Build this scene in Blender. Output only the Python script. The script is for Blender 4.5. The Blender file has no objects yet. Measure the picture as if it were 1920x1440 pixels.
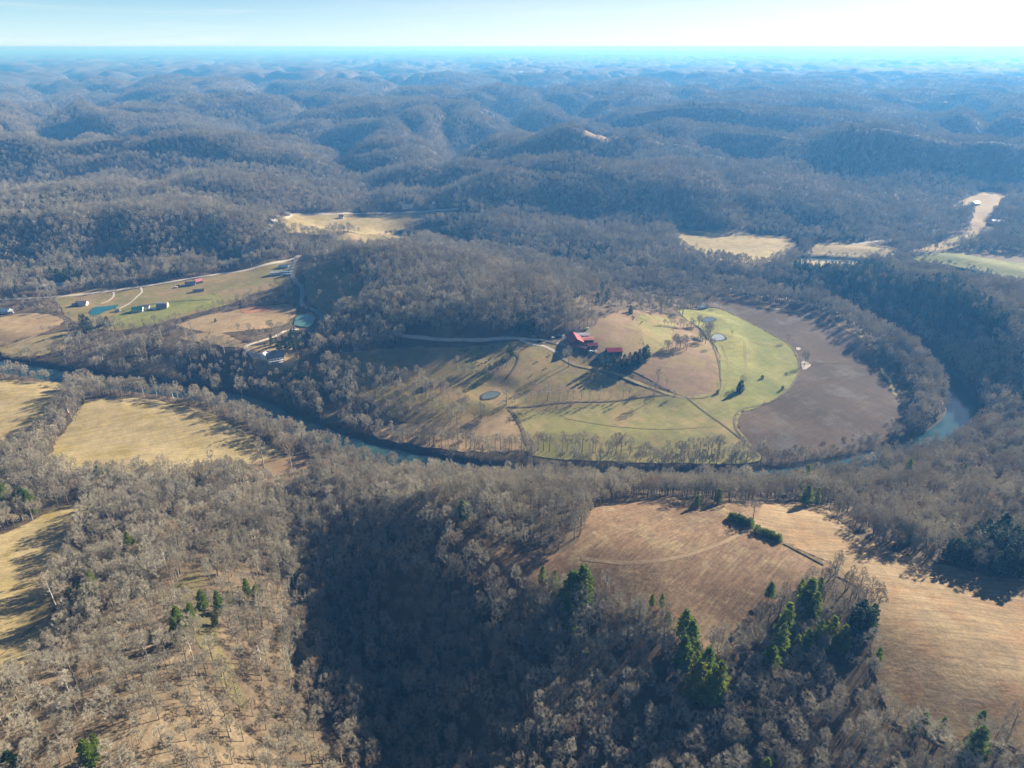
import bpy, math, random
import numpy as np
from mathutils import Vector, Matrix
from mathutils.geometry import delaunay_2d_cdt

random.seed(7)
RNG = np.random.default_rng(11)
SC = bpy.context.scene
COL = SC.collection
R = math.radians

# ------------------------------------------------------------------ camera
CAMZ, PITCH, F, FULL = 330.0, R(25.4), 1331.0, 1920.0
SP, CP = math.sin(PITCH), math.cos(PITCH)
cam_d = bpy.data.cameras.new("camera")
cam_d.sensor_width = 36.0
cam_d.lens = F / FULL * 36.0
cam_d.clip_start = 1.0
cam_d.clip_end = 120000.0
cam = bpy.data.objects.new("camera", cam_d)
COL.objects.link(cam)
cam.location = (0, 0, CAMZ)
cam.rotation_euler = (R(90) - PITCH, 0, 0)
SC.camera = cam

def ray(px, py):
    u, v = (px - 960.0) / F, (720.0 - py) / F
    return u, CP + v * SP, -SP + v * CP

def at_z(px, py, z):
    dx, dy, dz = ray(px, py)
    t = (z - CAMZ) / dz
    return dx * t, dy * t, z

def at_y(px, py, y):
    dx, dy, dz = ray(px, py)
    t = y / dy
    return dx * t, y, CAMZ + dz * t

def to_px(x, y, z):
    x, y, z = np.asarray(x, float), np.asarray(y, float), np.asarray(z, float) - CAMZ
    d = y * CP - z * SP
    up = y * SP + z * CP
    return 960 + F * x / d, 720 - F * up / d, d

# ------------------------------------------------------------------ noise
def _hash(ix, iy, s):
    h = (ix.astype(np.int64) * 374761393 + iy.astype(np.int64) * 668265263 + s * 974634777) & 0x7fffffff
    h = ((h ^ (h >> 13)) * 1274126177) & 0x7fffffff
    return ((h ^ (h >> 16)) & 0xffff) / 65535.0 * 2 * np.pi

def gn(x, y, s=0):
    x = np.asarray(x, float); y = np.asarray(y, float)
    ix, iy = np.floor(x), np.floor(y)
    fx, fy = x - ix, y - iy
    ux, uy = fx**3 * (fx * (fx * 6 - 15) + 10), fy**3 * (fy * (fy * 6 - 15) + 10)
    def g(a, b):
        t = _hash(ix + a, iy + b, s)
        return np.cos(t) * (fx - a) + np.sin(t) * (fy - b)
    n0 = g(0, 0) * (1 - ux) + g(1, 0) * ux
    n1 = g(0, 1) * (1 - ux) + g(1, 1) * ux
    return (n0 * (1 - uy) + n1 * uy) * 1.41

def sstep(a, b, x):
    t = np.clip((x - a) / (b - a), 0, 1)
    return t * t * (3 - 2 * t)

def in_poly(x, y, P):
    x = np.asarray(x); y = np.asarray(y)
    r = np.zeros(x.shape, bool)
    n = len(P)
    for i in range(n):
        x0, y0 = P[i][0], P[i][1]; x1, y1 = P[(i + 1) % n][0], P[(i + 1) % n][1]
        if y0 == y1: continue
        c = ((y0 > y) != (y1 > y)) & (x < (x1 - x0) * (y - y0) / (y1 - y0) + x0)
        r ^= c
    return r

def line_dist(x, y, L):
    d = np.full(np.shape(x), 1e9)
    for (x0, y0), (x1, y1) in zip(L[:-1], L[1:]):
        vx, vy = x1 - x0, y1 - y0
        t = np.clip(((x - x0) * vx + (y - y0) * vy) / (vx * vx + vy * vy + 1e-9), 0, 1)
        d = np.minimum(d, np.hypot(x - x0 - t * vx, y - y0 - t * vy))
    return d

def smooth_line(P, k=6):
    """Catmull-Rom through points"""
    P = [np.array(p, float) for p in P]
    out = []
    for i in range(len(P) - 1):
        p0, p1, p2, p3 = P[max(i - 1, 0)], P[i], P[i + 1], P[min(i + 2, len(P) - 1)]
        for j in range(k):
            t = j / k
            out.append(0.5 * (2 * p1 + (p2 - p0) * t + (2 * p0 - 5 * p1 + 4 * p2 - p3) * t * t + (3 * p1 - p0 - 3 * p2 + p3) * t**3))
    out.append(P[-1])
    return out

# ------------------------------------------------------------------ landform: known ground heights
GZ = [  # (px, py, z) points of the photo with the height of the ground there
 # peninsula flats
 (1000,845,6),(1200,850,6),(1400,850,6),(800,825,7),(700,805,7),(620,780,7),(1100,790,9),(1300,790,9),(1400,770,8),(1000,765,12),(850,775,14),
 (1250,722,18),(1320,700,18),(1150,740,14),(1050,720,23),(950,690,30),(800,725,20),(650,700,20),(620,665,25),(750,655,32),(900,655,36),
 (1000,640,38),(1075,645,37),(1150,662,34),(1160,608,41),(1110,600,43),(1200,660,32),(1300,640,22),(1400,680,11),(1450,700,9),(1350,600,15),(1300,590,18),
 (1250,600,28),(1480,660,7),(1600,700,6),(1700,740,6),(1650,650,6),(1500,600,6),(1400,570,7),(1550,780,6),(1500,830,6),(1680,790,5),(1120,565,46),
 # hill in the bend
 (1050,560,60),(900,590,62),(800,605,55),(720,620,40),(565,540,20),(605,592,22),(560,495,22),(640,575,34),
 # valley strip behind it
 (870,470,8),(1000,492,7),(1130,518,7),(1250,538,7),(800,452,9),(560,480,24),
 # left valley
 (-100,700,7),(0,655,7),(100,640,8),(100,590,10),(200,590,10),(300,570,12),(400,560,14),(500,540,18),(150,550,12),(300,530,15),(450,500,20),(545,488,22),
 (430,600,20),(500,600,22),(568,600,20),(400,640,25),(300,650,18),(510,675,27),(450,655,28),(560,725,12),(350,690,10),(200,680,7),(580,650,24),(-150,600,8),
 (0,565,12),(100,535,14),(250,508,18),(400,488,22),(500,468,25),(-200,560,14),
 # left terrace this side of the river
 (50,755,7),(250,800,7),(400,800,7),(300,762,6),(50,805,8),(500,830,8),(-150,760,7),(150,850,11),(450,870,12),
 # woods strip and lower left field
 (100,905,22),(300,905,24),(450,900,22),(50,1000,36),(30,1100,44),(30,1200,54),(150,970,34),(-150,1000,38),(-150,1200,60),
 # foreground left slope
 (0,1440,92),(100,1400,92),(300,1300,88),(400,1200,72),(500,1300,50),(600,1400,36),(450,1080,50),(450,970,36),(300,1000,42),(250,1150,70),(150,1260,84),(500,1440,56),
 (-100,1340,90),(350,1090,60),(330,1150,70),(300,1440,84),(700,1440,30),
 # ravine
 (530,880,6),(545,960,7),(575,1060,8),(625,1190,10),(700,1320,14),(790,1420,18),(860,1500,22),
 # wooded ridge in the middle
 (620,875,8),(760,885,10),(900,890,12),(1000,900,16),(700,930,40),(850,955,66),(950,980,72),(640,960,22),(700,1000,32),(720,1080,28),(780,1180,32),(880,1300,38),(990,1420,46),
 # brown field and dark slope
 (1120,945,64),(1250,935,60),(1400,940,58),(900,1015,72),(1000,1060,76),(1200,1040,76),(1400,1010,72),(1500,1070,74),(1300,1110,74),(1250,1165,70),(1350,1190,66),
 (820,1120,48),(870,1030,77),(935,1085,78),(880,990,77),(845,1030,74),(835,985,69),(800,1010,63),(800,1080,55),(950,1060,77),(900,1050,76),(1000,1185,52),(925,1160,52),(900,1200,44),(1050,1330,50),(1150,1250,56),(1180,1420,56),(1300,1310,64),(1400,1420,58),(1500,1310,66),(1600,1250,72),(1600,1420,64),(1300,1440,56),
 # right field
 (1500,955,60),(1600,1030,70),(1800,1090,78),(1950,1140,80),(1700,1200,80),(1900,1300,82),(1680,1300,74),(1750,1385,70),(1930,1420,74),
 # right woods
 (1480,895,9),(1300,900,9),(1150,900,10),(1100,915,26),(1300,915,28),(1600,905,22),(1750,900,36),(1900,860,44),(1900,950,66),(1700,1000,64),(1850,1060,74),(1930,780,30),(1650,870,8),(1760,845,10),(2050,900,60),
 # beyond
 (700,410,12),(800,405,13),(600,410,14),(550,420,20),(720,445,12),(830,392,18),(1300,436,8),(1450,460,8),(1600,465,8),(1500,475,8),(1750,495,8),(1850,510,8),
 (1820,410,14),(1860,370,22),(1300,425,10),(1100,408,12),(950,390,14),(1500,430,10),(1650,440,10),(1900,490,9),(1950,540,9),
]
GY = [  # (px, py of the canopy top there, distance y, canopy height) : crests
 (620,462,985,16),(680,452,1000,18),(760,455,1000,18),(850,468,1000,18),(950,490,965,18),(1050,513,940,18),(1130,530,930,16),

 (850,405,1360,20),(1000,410,1325,20),(1150,430,1275,20),(1300,463,1175,20),(1420,483,1090,20),(1520,495,1025,20),(1600,500,975,20),(1700,515,905,20),(1780,545,815,20),
 (1850,590,735,20),(1930,650,665,20),
 (0,392,1260,17),(100,380,1290,17),(200,376,1300,17),(330,376,1300,17),(430,392,1290,17),(500,420,1270,16),(560,452,1200,16),(-150,380,1250,17),(80,450,1170,16),(220,440,1190,16),
 (200,430,1180,16),(400,430,1200,16),
 (300,340,1600,17),(430,325,1660,17),(560,335,1700,17),(680,365,1680,16),(760,382,1640,14),(150,345,1580,17),(0,360,1500,17),
 (900,350,1530,18),(960,325,1560,18),(1050,302,1590,18),(1150,310,1565,18),(1250,322,1545,18),(1400,345,1510,18),(1550,365,1490,18),(1700,385,1470,16),(1770,400,1460,14),
 (850,375,1600,15),(1900,420,1400,16),(1950,400,1450,16),
 (700,255,2600,18),(780,280,2300,18),(850,290,2200,18),(730,310,2150,12),
]
GW = [(-60,-100,70),(250,-50,80),(-350,-50,95),(520,150,80),(0,100,62),(700,400,70),(900,700,55),(-500,100,100),(-700,400,60),(-900,700,14),(-1000,1000,20),(1000,1000,20)]
ctrl = []
for px, py, z in GZ: ctrl.append(at_z(px, py, z))
for px, py, y, c in GY:
    x, y, z = at_y(px, py, y); ctrl.append((x, y, max(z - c, 8)))
for p in GW: ctrl.append(p)
ctrl = np.array(ctrl)
_n = len(ctrl)
def _phi(r): return r
_A = np.zeros((_n + 3, _n + 3))
_d = np.hypot(ctrl[:, None, 0] - ctrl[None, :, 0], ctrl[:, None, 1] - ctrl[None, :, 1])
_A[:_n, :_n] = -_d - np.eye(_n) * 1.5
_A[:_n, _n] = 1; _A[_n, :_n] = 1
_A[:_n, _n + 1:] = ctrl[:, :2] / 1000; _A[_n + 1:, :_n] = ctrl[:, :2].T / 1000
_w = np.linalg.solve(_A, np.concatenate([ctrl[:, 2], [0, 0, 0]]))

def rbf(x, y):
    out = np.empty(x.size); xf, yf = x.ravel(), y.ravel()
    for i in range(0, x.size, 20000):
        xs, ys = xf[i:i + 20000], yf[i:i + 20000]
        d = np.hypot(xs[:, None] - ctrl[None, :, 0], ys[:, None] - ctrl[None, :, 1])
        out[i:i + 20000] = -d @ _w[:_n] + _w[_n] + _w[_n + 1] * xs / 1000 + _w[_n + 2] * ys / 1000
    return out.reshape(x.shape)

def hills(x, y):
    wx = x + 260 * gn(x / 900, y / 900, 1) + 60 * gn(x / 260, y / 260, 2)
    wy = y + 260 * gn(x / 900 + 7, y / 900, 3) + 60 * gn(x / 260, y / 260 + 5, 4)
    a = np.abs(gn(wx / 820 + wy / 2600, wy / 560, 5))
    b = np.abs(gn(wx / 340 - wy / 1500, wy / 260, 6))
    c = np.abs(gn(wx / 170, wy / 150, 8))
    h = 6 + 96 * (1 - np.exp(-4.2 * a)) + 58 * (1 - np.exp(-3.5 * b)) * np.minimum(1, 0.25 + 2.2 * a) + 24 * c * np.minimum(1, 3 * a)
    return h + 10 * gn(x / 5200, y / 5200, 9)

def axis(lo, hi, step, end_lo, end_hi, g):
    a = list(np.arange(lo, hi + .01, step))
    s, p = step, hi
    while p < end_hi: s = step + (p - hi) * g; p += s; a.append(p)
    s, p, b = step, lo, []
    while p > end_lo: s = step + (lo - p) * g; p -= s; b.append(p)
    return np.array(b[::-1] + a)

XS = axis(-900, 900, 6.0, -36000, 36000, .0085)
YS = axis(140, 1860, 6.0, -400, 46000, .0085)
NX, NY = len(XS), len(YS)
GX, GYY = np.meshgrid(XS, YS)

# the river: (pixel) course on the water level z = 0
RIVER = [(-160,655),(-60,672),(0,688),(60,697),(150,712),(300,730),(400,744),(470,760),(540,790),(610,820),(690,846),(780,866),(880,886),(1000,897),(1150,901),(1300,902),
         (1440,898),(1560,884),(1670,858),(1745,830),(1798,790),(1800,750),(1772,705),(1725,660),(1650,612),(1560,574),(1450,550),(1330,532),(1200,518),(1100,506),(1000,487),(890,464),(820,449),(740,440)]
RIVER2 = [(2080,590),(1920,541),(1850,523),(1780,508),(1700,499),(1610,492),(1500,487)]
river_w = smooth_line([at_z(px, py, 0)[:2] for px, py in RIVER])
river2_w = smooth_line([at_z(px, py, 0)[:2] for px, py in RIVER2])
H = hills(GX, GYY)
near = (GYY < 3300) & (np.abs(GX) < 3000)
Hn = rbf(GX[near], GYY[near])
xn, yn = GX[near], GYY[near]
w = sstep(1600, 1950, yn + 120 * gn(xn / 300, yn / 300, 25)) ; w = np.maximum(w, sstep(150, 700, np.abs(xn) - .70 * yn - 200))
tex = 2.2 * gn(xn / 70, yn / 70, 20) + 1.0 * gn(xn / 30, yn / 30, 21)
steep = sstep(14, 40, Hn)
def ridge(P, width, spur, wl, seed, back=1.6):
    global Hn
    L = []
    for px, py, y, c in P:
        a, b, z = at_y(px, py, y); L.append((a, b, z - c))
    L = smooth_line(L, 5)
    best = np.full(xn.shape, -99.0)
    box = (yn > min(q[1] for q in L) - 320) & (yn < max(q[1] for q in L) + 420)
    xs_, ys_ = xn[box], yn[box]
    wm = width * (1 + spur * 1.6 * gn(xs_ / wl, ys_ / (wl * 2.4), seed) + .25 * gn(xs_ / (wl * .4), ys_ / wl, seed + 1))
    bb = np.full(xs_.shape, -99.0)
    for (x0, y0, z0), (x1, y1, z1) in zip(L[:-1], L[1:]):
        vx, vy = x1 - x0, y1 - y0
        t = np.clip(((xs_ - x0) * vx + (ys_ - y0) * vy) / (vx * vx + vy * vy + 1e-9), 0, 1)
        ex, ey = xs_ - x0 - t * vx, ys_ - y0 - t * vy
        d = np.hypot(ex, ey) / np.where(ey > 0, back, 1.0)
        q = np.clip(d / wm, 0, 1.6)
        bb = np.maximum(bb, (z0 + (z1 - z0) * t) * (1 - q ** 1.35) + 8 * q)
    best[box] = bb
    Hn = np.maximum(Hn, best)
ridge([(800,392,1500,16),(860,352,1535,18),(960,322,1560,18),(1050,302,1590,18),(1150,310,1565,18),(1250,322,1545,18),(1400,345,1510,18),(1550,365,1490,18),(1700,385,1470,16),(1780,402,1450,14)], 150, .42, 120, 70)
ridge([(-200,395,1190,17),(0,392,1180,17),(100,382,1200,17),(200,377,1215,17),(330,377,1215,17),(430,393,1205,17),(500,420,1200,16),(560,452,1170,16)], 125, .40, 110, 72)
ridge([(-100,365,1400,17),(60,357,1420,17),(180,345,1450,17),(300,338,1480,17),(430,325,1530,17),(560,335,1580,17),(680,362,1590,16),(770,384,1570,14)], 150, .45, 120, 74)
ridge([(830,408,1335,18),(920,405,1328,19),(1000,411,1318,20),(1080,420,1290,20),(1150,432,1262,20),(1230,447,1215,20),(1300,463,1160,20),(1420,483,1080,20),(1520,495,1025,22),(1600,502,995,24),(1700,517,935,24),(1780,547,850,24),(1850,592,765,24),(1930,652,690,24),(2050,740,620,24)], 62, .25, 70, 78, 2.4)
ridge([(1880,425,1340,16),(1960,395,1400,16),(2080,380,1420,16)], 120, .3, 110, 76)
_b = np.abs(gn(xn / 260 + .4 * gn(xn / 200, yn / 200, 23), yn / 330, 22))
Hn = Hn + (24 * (1 - np.exp(-4.0 * _b)) - 12) * sstep(1230, 1600, yn) * sstep(22, 60, Hn)
_b = np.abs(gn(xn / 200, yn / 200, 24))
Hn = Hn + (14 * (1 - np.exp(-4.0 * _b)) - 8) * sstep(1050, 1200, yn) * (xn < -250) * sstep(22, 45, Hn)
H[near] = (np.maximum(Hn, 4.5) + tex * (.25 + 1.2 * steep)) * (1 - w) + H[near] * w
del xn, yn, Hn
# soften creases of the interpolation (core only)
def blur(A, k):
    for _ in range(k):
        B = A.copy(); B[1:-1] = (A[:-2] + 2 * A[1:-1] + A[2:]) / 4; A = B
        B = A.copy(); B[:, 1:-1] = (A[:, :-2] + 2 * A[:, 1:-1] + A[:, 2:]) / 4; A = B
    return A
H = H + (blur(H, 4) - H) * (1 - sstep(1750, 2000, GYY)) * (np.abs(GX) < 1500)
RD = np.full(H.shape, 1e9)
m = (GYY < 1700) & (np.abs(GX) < 1500)
RD[m] = np.minimum(line_dist(GX[m], GYY[m], river_w), line_dist(GX[m], GYY[m], river2_w) + 2)
bed = -3.0 + 7.5 * sstep(7, 21, RD)
k = sstep(20, 66, RD)
H = np.where(RD < 75, np.minimum(H, bed * (1 - k) + np.maximum(H, bed) * k), H)
H = np.where((RD > 19) & (RD < 400), np.maximum(H, 2.6), H)

def hz(x, y):
    """ground height (bilinear on the terrain grid)"""
    x = np.asarray(x, float); y = np.asarray(y, float)
    i = np.clip(np.searchsorted(XS, x) - 1, 0, NX - 2); j = np.clip(np.searchsorted(YS, y) - 1, 0, NY - 2)
    tx = (x - XS[i]) / (XS[i + 1] - XS[i]); ty = (y - YS[j]) / (YS[j + 1] - YS[j])
    return (H[j, i] * (1 - tx) + H[j, i + 1] * tx) * (1 - ty) + (H[j + 1, i] * (1 - tx) + H[j + 1, i + 1] * tx) * ty

_TT = np.concatenate([np.arange(150, 2500, 2.0), np.arange(2500, 9000, 8.0), np.arange(9000, 40000, 40.0)])
def hit(px, py, off=0.0):
    """where the photo's line of sight first meets the ground"""
    dx, dy, dz = ray(px, py)
    z = CAMZ + dz * _TT
    g = hz(dx * _TT, dy * _TT) + off
    b = np.nonzero(z < g)[0]
    if len(b) == 0: t = _TT[-1]
    else:
        i = max(b[0], 1); d0 = z[i - 1] - g[i - 1]; d1 = z[i] - g[i]
        t = _TT[i - 1] + (_TT[i] - _TT[i - 1]) * d0 / (d0 - d1 + 1e-9)
    return dx * t, dy * t
def hit3(px, py):
    x, y = hit(px, py); return x, y, float(hz(x, y))
# ------------------------------------------------------------------ ponds: level ground for each
PONDS = {  # name, pixel outline, water colour
 'teal': [(168,585),(178,577),(200,575),(222,572),(216,578),(200,583),(186,590),(172,592)],
 'jade': [(551,610),(556,594),(572,589),(588,592),(590,600),(585,610),(570,614)],
 'farm': [(905,741),(920,735),(936,738),(930,745),(912,749),(904,748)],
 'blue': [(1316,601),(1323,596),(1334,596),(1342,600),(1332,604),(1320,604)],
 'pale': [(1333,636),(1338,628),(1348,627),(1357,631),(1360,637),(1350,639),(1340,640)],
 'edge': [(1306,576),(1313,572),(1322,574),(1326,578),(1316,579)],
}
POND_W = {}
for nm, P in PONDS.items():
    cx = sum(p[0] for p in P) / len(P); cy = sum(p[1] for p in P) / len(P)
    x, y = hit(cx, cy); z = float(hz(x, y))
    poly = [at_z(px, py, z)[:2] for px, py in P]
    r = max(math.hypot(a - x, b - y) for a, b in poly)
    d = np.hypot(GX - x, GYY - y)
    k = 1 - sstep(r + 3, r + 28, d)
    H[:] = H * (1 - k) + (z - .2) * k
    pl = smooth_line(poly + [poly[0]], 4)[:-1]
    POND_W[nm] = (pl, z, x, y, r)

# ------------------------------------------------------------------ node helpers
def new_mat(name):
    m = bpy.data.materials.new(name); m.use_nodes = True
    nt = m.node_tree
    bs = nt.nodes['Principled BSDF']
    bs.inputs['Specular IOR Level'].default_value = 0.15
    bs.inputs['Roughness'].default_value = 0.9
    return m, nt, bs

def N(nt, t, **kw):
    n = nt.nodes.new(t)
    for k, v in kw.items():
        if k in n.inputs: n.inputs[k].default_value = v
        else: setattr(n, k, v)
    return n

def pos(nt, scale=(1, 1, 1), rot=0.0):
    g = nt.nodes.new('ShaderNodeNewGeometry')
    mp = nt.nodes.new('ShaderNodeMapping'); mp.inputs['Rotation'].default_value = (0, 0, rot); mp.inputs['Scale'].default_value = scale
    if rot:
        m0 = nt.nodes.new('ShaderNodeMapping'); m0.inputs['Rotation'].default_value = (0, 0, rot)
        nt.links.new(g.outputs['Position'], m0.inputs['Vector']); mp.inputs['Rotation'].default_value = (0, 0, 0)
        nt.links.new(m0.outputs[0], mp.inputs['Vector'])
    else: nt.links.new(g.outputs['Position'], mp.inputs['Vector'])
    return mp.outputs[0]

def noise(nt, vec, scale, detail=4, rough=.55, dist=0.0):
    n = N(nt, 'ShaderNodeTexNoise', Scale=scale, Detail=detail, Roughness=rough, Distortion=dist)
    nt.links.new(vec, n.inputs['Vector']); return n.outputs['Fac']

def ramp(nt, fac, stops):
    r = nt.nodes.new('ShaderNodeValToRGB'); e = r.color_ramp.elements
    while len(e) < len(stops): e.new(.5)
    for i, (p, c) in enumerate(stops): e[i].position = p; e[i].color = (*c, 1) if len(c) == 3 else c
    nt.links.new(fac, r.inputs[0]); return r.outputs[0]

def mixc(nt, fac, a, b, mode='MIX'):
    m = nt.nodes.new('ShaderNodeMix'); m.data_type = 'RGBA'; m.blend_type = mode
    for s, v in ((0, fac), (6, a), (7, b)):
        if isinstance(v, (int, float)): m.inputs[s].default_value = v
        elif isinstance(v, tuple): m.inputs[s].default_value = (*v, 1)
        else: nt.links.new(v, m.inputs[s])
    return m.outputs[2]

def rampf(nt, fac, a, b, lo=0.0, hi=1.0):
    r = N(nt, 'ShaderNodeMapRange'); r.inputs[1].default_value = a; r.inputs[2].default_value = b
    r.inputs[3].default_value = lo; r.inputs[4].default_value = hi
    nt.links.new(fac, r.inputs[0]); return r.outputs[0]

def bump(nt, bs, h, strength, dist):
    b = N(nt, 'ShaderNodeBump', Strength=strength, Distance=dist)
    nt.links.new(h, b.inputs['Height']); nt.links.new(b.outputs[0], bs.inputs['Normal'])

def field_mat(name, c1, c2, c3, big=45.0, rot=0.4, row=2.6, rowamt=.25, grain=.35, extra=None):
    m, nt, bs = new_mat(name)
    p = pos(nt)
    n1 = noise(nt, p, 1 / big, 6, .62, .6)
    col = ramp(nt, n1, [(.30, c1), (.5, c2), (.70, c3)])
    if extra is not None:
        n4 = noise(nt, pos(nt, (1, 1, 1)), 1 / (big * .45), 5, .65, .3)
        col = mixc(nt, rampf(nt, n4, .50, .64), col, extra)
    st = noise(nt, pos(nt, (1 / row, 1 / (row * 16), 1), rot), 1.0, 3, .6)
    col = mixc(nt, 1.0, col, ramp(nt, st, [(.3, (1 - rowamt,) * 3), (.7, (1 + rowamt,) * 3)]), 'MULTIPLY')
    md = noise(nt, pos(nt, (1, 1.7, 1), rot), 1 / 13, 5, .68, .4)
    col = mixc(nt, 1.0, col, ramp(nt, md, [(.28, (.78, .79, .80)), (.5, (1, 1, 1)), (.72, (1.20, 1.19, 1.16))]), 'MULTIPLY')
    g = noise(nt, p, .55, 5, .75)
    col = mixc(nt, 1.0, col, ramp(nt, g, [(.25, (1 - grain,) * 3), (.75, (1 + grain,) * 3)]), 'MULTIPLY')
    nt.links.new(col, bs.inputs['Base Color'])
    bump(nt, bs, g, .6, .5)
    return m

def flat_mat(name, c, rough=.7, spec=.3, var=.18, scale=.6, metal=0.0):
    m, nt, bs = new_mat(name)
    n = noise(nt, pos(nt), scale, 4, .6)
    col = ramp(nt, n, [(.3, tuple(v * (1 - var) for v in c)), (.7, tuple(min(1, v * (1 + var)) for v in c))])
    nt.links.new(col, bs.inputs['Base Color']); bs.inputs['Roughness'].default_value = rough
    bs.inputs['Specular IOR Level'].default_value = spec; bs.inputs['Metallic'].default_value = metal
    return m

def water_mat(name, c, rough=.07, ripple=.05):
    m, nt, bs = new_mat(name)
    n = noise(nt, pos(nt), .02, 3)
    col = ramp(nt, n, [(.3, c), (.7, tuple(v * 1.5 for v in c))])
    nt.links.new(col, bs.inputs['Base Color'])
    bs.inputs['Roughness'].default_value = rough; bs.inputs['Specular IOR Level'].default_value = .5; bs.inputs['IOR'].default_value = 1.5
    bump(nt, bs, noise(nt, pos(nt, (1, 2.2, 1), .5), .5, 4), ripple, .3)
    return m

# ------------------------------------------------------------------ objects helpers
def mesh_obj(name, verts, faces, mat=None, parent=None, smooth=False, mats=None, midx=None):
    me = bpy.data.meshes.new(name)
    me.from_pydata([tuple(v) for v in verts], [], [tuple(f) for f in faces])
    if mat: me.materials.append(mat)
    for mm in mats or []: me.materials.append(mm)
    if midx is not None: me.polygons.foreach_set('material_index', midx)
    if smooth: me.polygons.foreach_set('use_smooth', [True] * len(me.polygons))
    me.update()
    o = bpy.data.objects.new(name, me); COL.objects.link(o)
    if parent: o.parent = parent
    return o

def structure(o): o['kind'] = 'structure'; return o

def tag(o, label, cat, group=None, kind=None):
    o['label'] = label; o['category'] = cat
    if group: o['group'] = group
    if kind: o['kind'] = kind
    return o

def densify(P, step):
    out = []
    for i in range(len(P)):
        a, b = np.array(P[i][:2], float), np.array(P[(i + 1) % len(P)][:2], float)
        n = max(1, int(np.hypot(*(b - a)) / step))
        for k in range(n): out.append(a + (b - a) * k / n)
    return np.array(out)

BLOCK = []      # world polygons where no wood grows
def sheet(name, pix, mat, off=.3, jit=2.0, grid=7.0, smooth=True, block=True, world=False):
    W = pix if world else [hit(px, py) for px, py in pix]
    if smooth:
        W = smooth_line(list(W) + [W[0]], 3)[:-1]
    if block: BLOCK.append([(float(a[0]), float(a[1])) for a in W])
    B = densify(W, 5.0)
    B[:, 0] += jit * gn(B[:, 0] / 11, B[:, 1] / 11, 31) + jit * gn(B[:, 0] / 37, B[:, 1] / 37, 33); B[:, 1] += jit * gn(B[:, 0] / 11, B[:, 1] / 11, 32)
    x0, y0 = B.min(0); x1, y1 = B.max(0)
    gx, gy = np.meshgrid(np.arange(x0, x1, grid), np.arange(y0, y1, grid))
    gx, gy = gx.ravel(), gy.ravel()
    k = in_poly(gx, gy, B)
    pts = [Vector(p) for p in B] + [Vector((a, b)) for a, b in zip(gx[k], gy[k])]
    nb = len(B)
    r = delaunay_2d_cdt(pts, [], [list(range(nb))], 1, 1e-4)
    V = np.array([(v.x, v.y) for v in r[0]])
    Z = hz(V[:, 0], V[:, 1]) + off
    o = mesh_obj(name, np.column_stack([V, Z]), r[2], mat, smooth=True)
    # keep normals up
    me = o.data
    if len(me.polygons) and me.polygons[0].normal.z < 0: me.flip_normals()
    return structure(o)

def ribbon(name, line, width, mat, off=.45, jit=.5, level=None):
    L = [np.array(p[:2], float) for p in line]
    V, Fc = [], []
    for i, p in enumerate(L):
        t = L[min(i + 1, len(L) - 1)] - L[max(i - 1, 0)]; t /= np.hypot(*t) + 1e-9
        nrm = np.array([-t[1], t[0]])
        hw = width / 2 * (1 + .18 * float(gn(p[0] / 15, p[1] / 15, 40)))
        for s in (-1, 0, 1):
            q = p + nrm * hw * s
            z = level if level is not None else float(hz(q[0], q[1])) + off
            V.append((q[0], q[1], z))
    for i in range(len(L) - 1):
        a = i * 3
        Fc += [(a, a + 3, a + 4, a + 1), (a + 1, a + 4, a + 5, a + 2)]
    o = mesh_obj(name, V, [f[::-1] for f in Fc], mat, smooth=True)
    if o.data.polygons[0].normal.z < 0: o.data.flip_normals()
    return structure(o)

ROADS_W = []
def road(name, pix, width, mat, off=.6):
    W = smooth_line([hit(px, py) for px, py in pix], 8)
    ROADS_W.append((W, width))
    return ribbon(name, W, width, mat, off)

# ------------------------------------------------------------------ colours of the land
M_green = field_mat('green_grass', (.165,.165,.048), (.235,.215,.075), (.30,.25,.11), 60, .9, 3.0, .10, .18, (.30,.225,.10))
M_green2 = field_mat('young_grass', (.155,.18,.042), (.215,.22,.058), (.28,.26,.085), 50, -.5, 4.0, .10, .16)
M_past = field_mat('winter_pasture', (.19,.165,.06), (.265,.20,.092), (.32,.22,.125), 55, .3, 3.0, .10, .25, (.215,.20,.065))
M_knoll = field_mat('brown_pasture', (.19,.125,.075), (.24,.16,.10), (.29,.20,.125), 60, .2, 3.0, .08, .18, (.24,.19,.08))
M_tan = field_mat('tan_hay_grass', (.30,.235,.11), (.36,.285,.145), (.42,.33,.19), 60, 1.1, 2.4, .22, .24, (.30,.235,.085))
M_brown = field_mat('brown_stubble', (.140,.085,.047), (.195,.124,.072), (.24,.16,.098), 32, .75, 1.3, .34, .40, (.25,.185,.105))
M_straw = field_mat('straw_grass', (.245,.172,.095), (.30,.215,.122), (.36,.27,.16), 45, 1.75, 1.7, .28, .28, (.30,.19,.10))
M_plough = field_mat('ploughed_soil', (.058,.037,.022), (.084,.054,.034), (.130,.090,.060), 75, .95, 2.4, .16, .34, (.12,.10,.09))
M_orange = field_mat('orange_grass', (.27,.19,.105), (.34,.245,.135), (.39,.29,.17), 30, .1, 3, .12, .25)
M_soil = field_mat('red_soil', (.33,.14,.07), (.40,.19,.10), (.42,.23,.13), 20, .1, 3, .12, .25)
M_lime = field_mat('pale_stone', (.34,.29,.24), (.46,.41,.36), (.6,.55,.50), 9, .1, 2, .15, .3)
M_gravel = flat_mat('gravel', (.55,.49,.42), .9, .1, .12, .3)
M_asphalt = flat_mat('worn_asphalt', (.30,.28,.27), .8, .2, .10, .2)
M_river = water_mat('river_water', (.030,.068,.072), .05)
M_pond = water_mat('jade_water', (.085,.165,.135), .08)
M_pond2 = water_mat('teal_water', (.02,.095,.11), .05)
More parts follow.
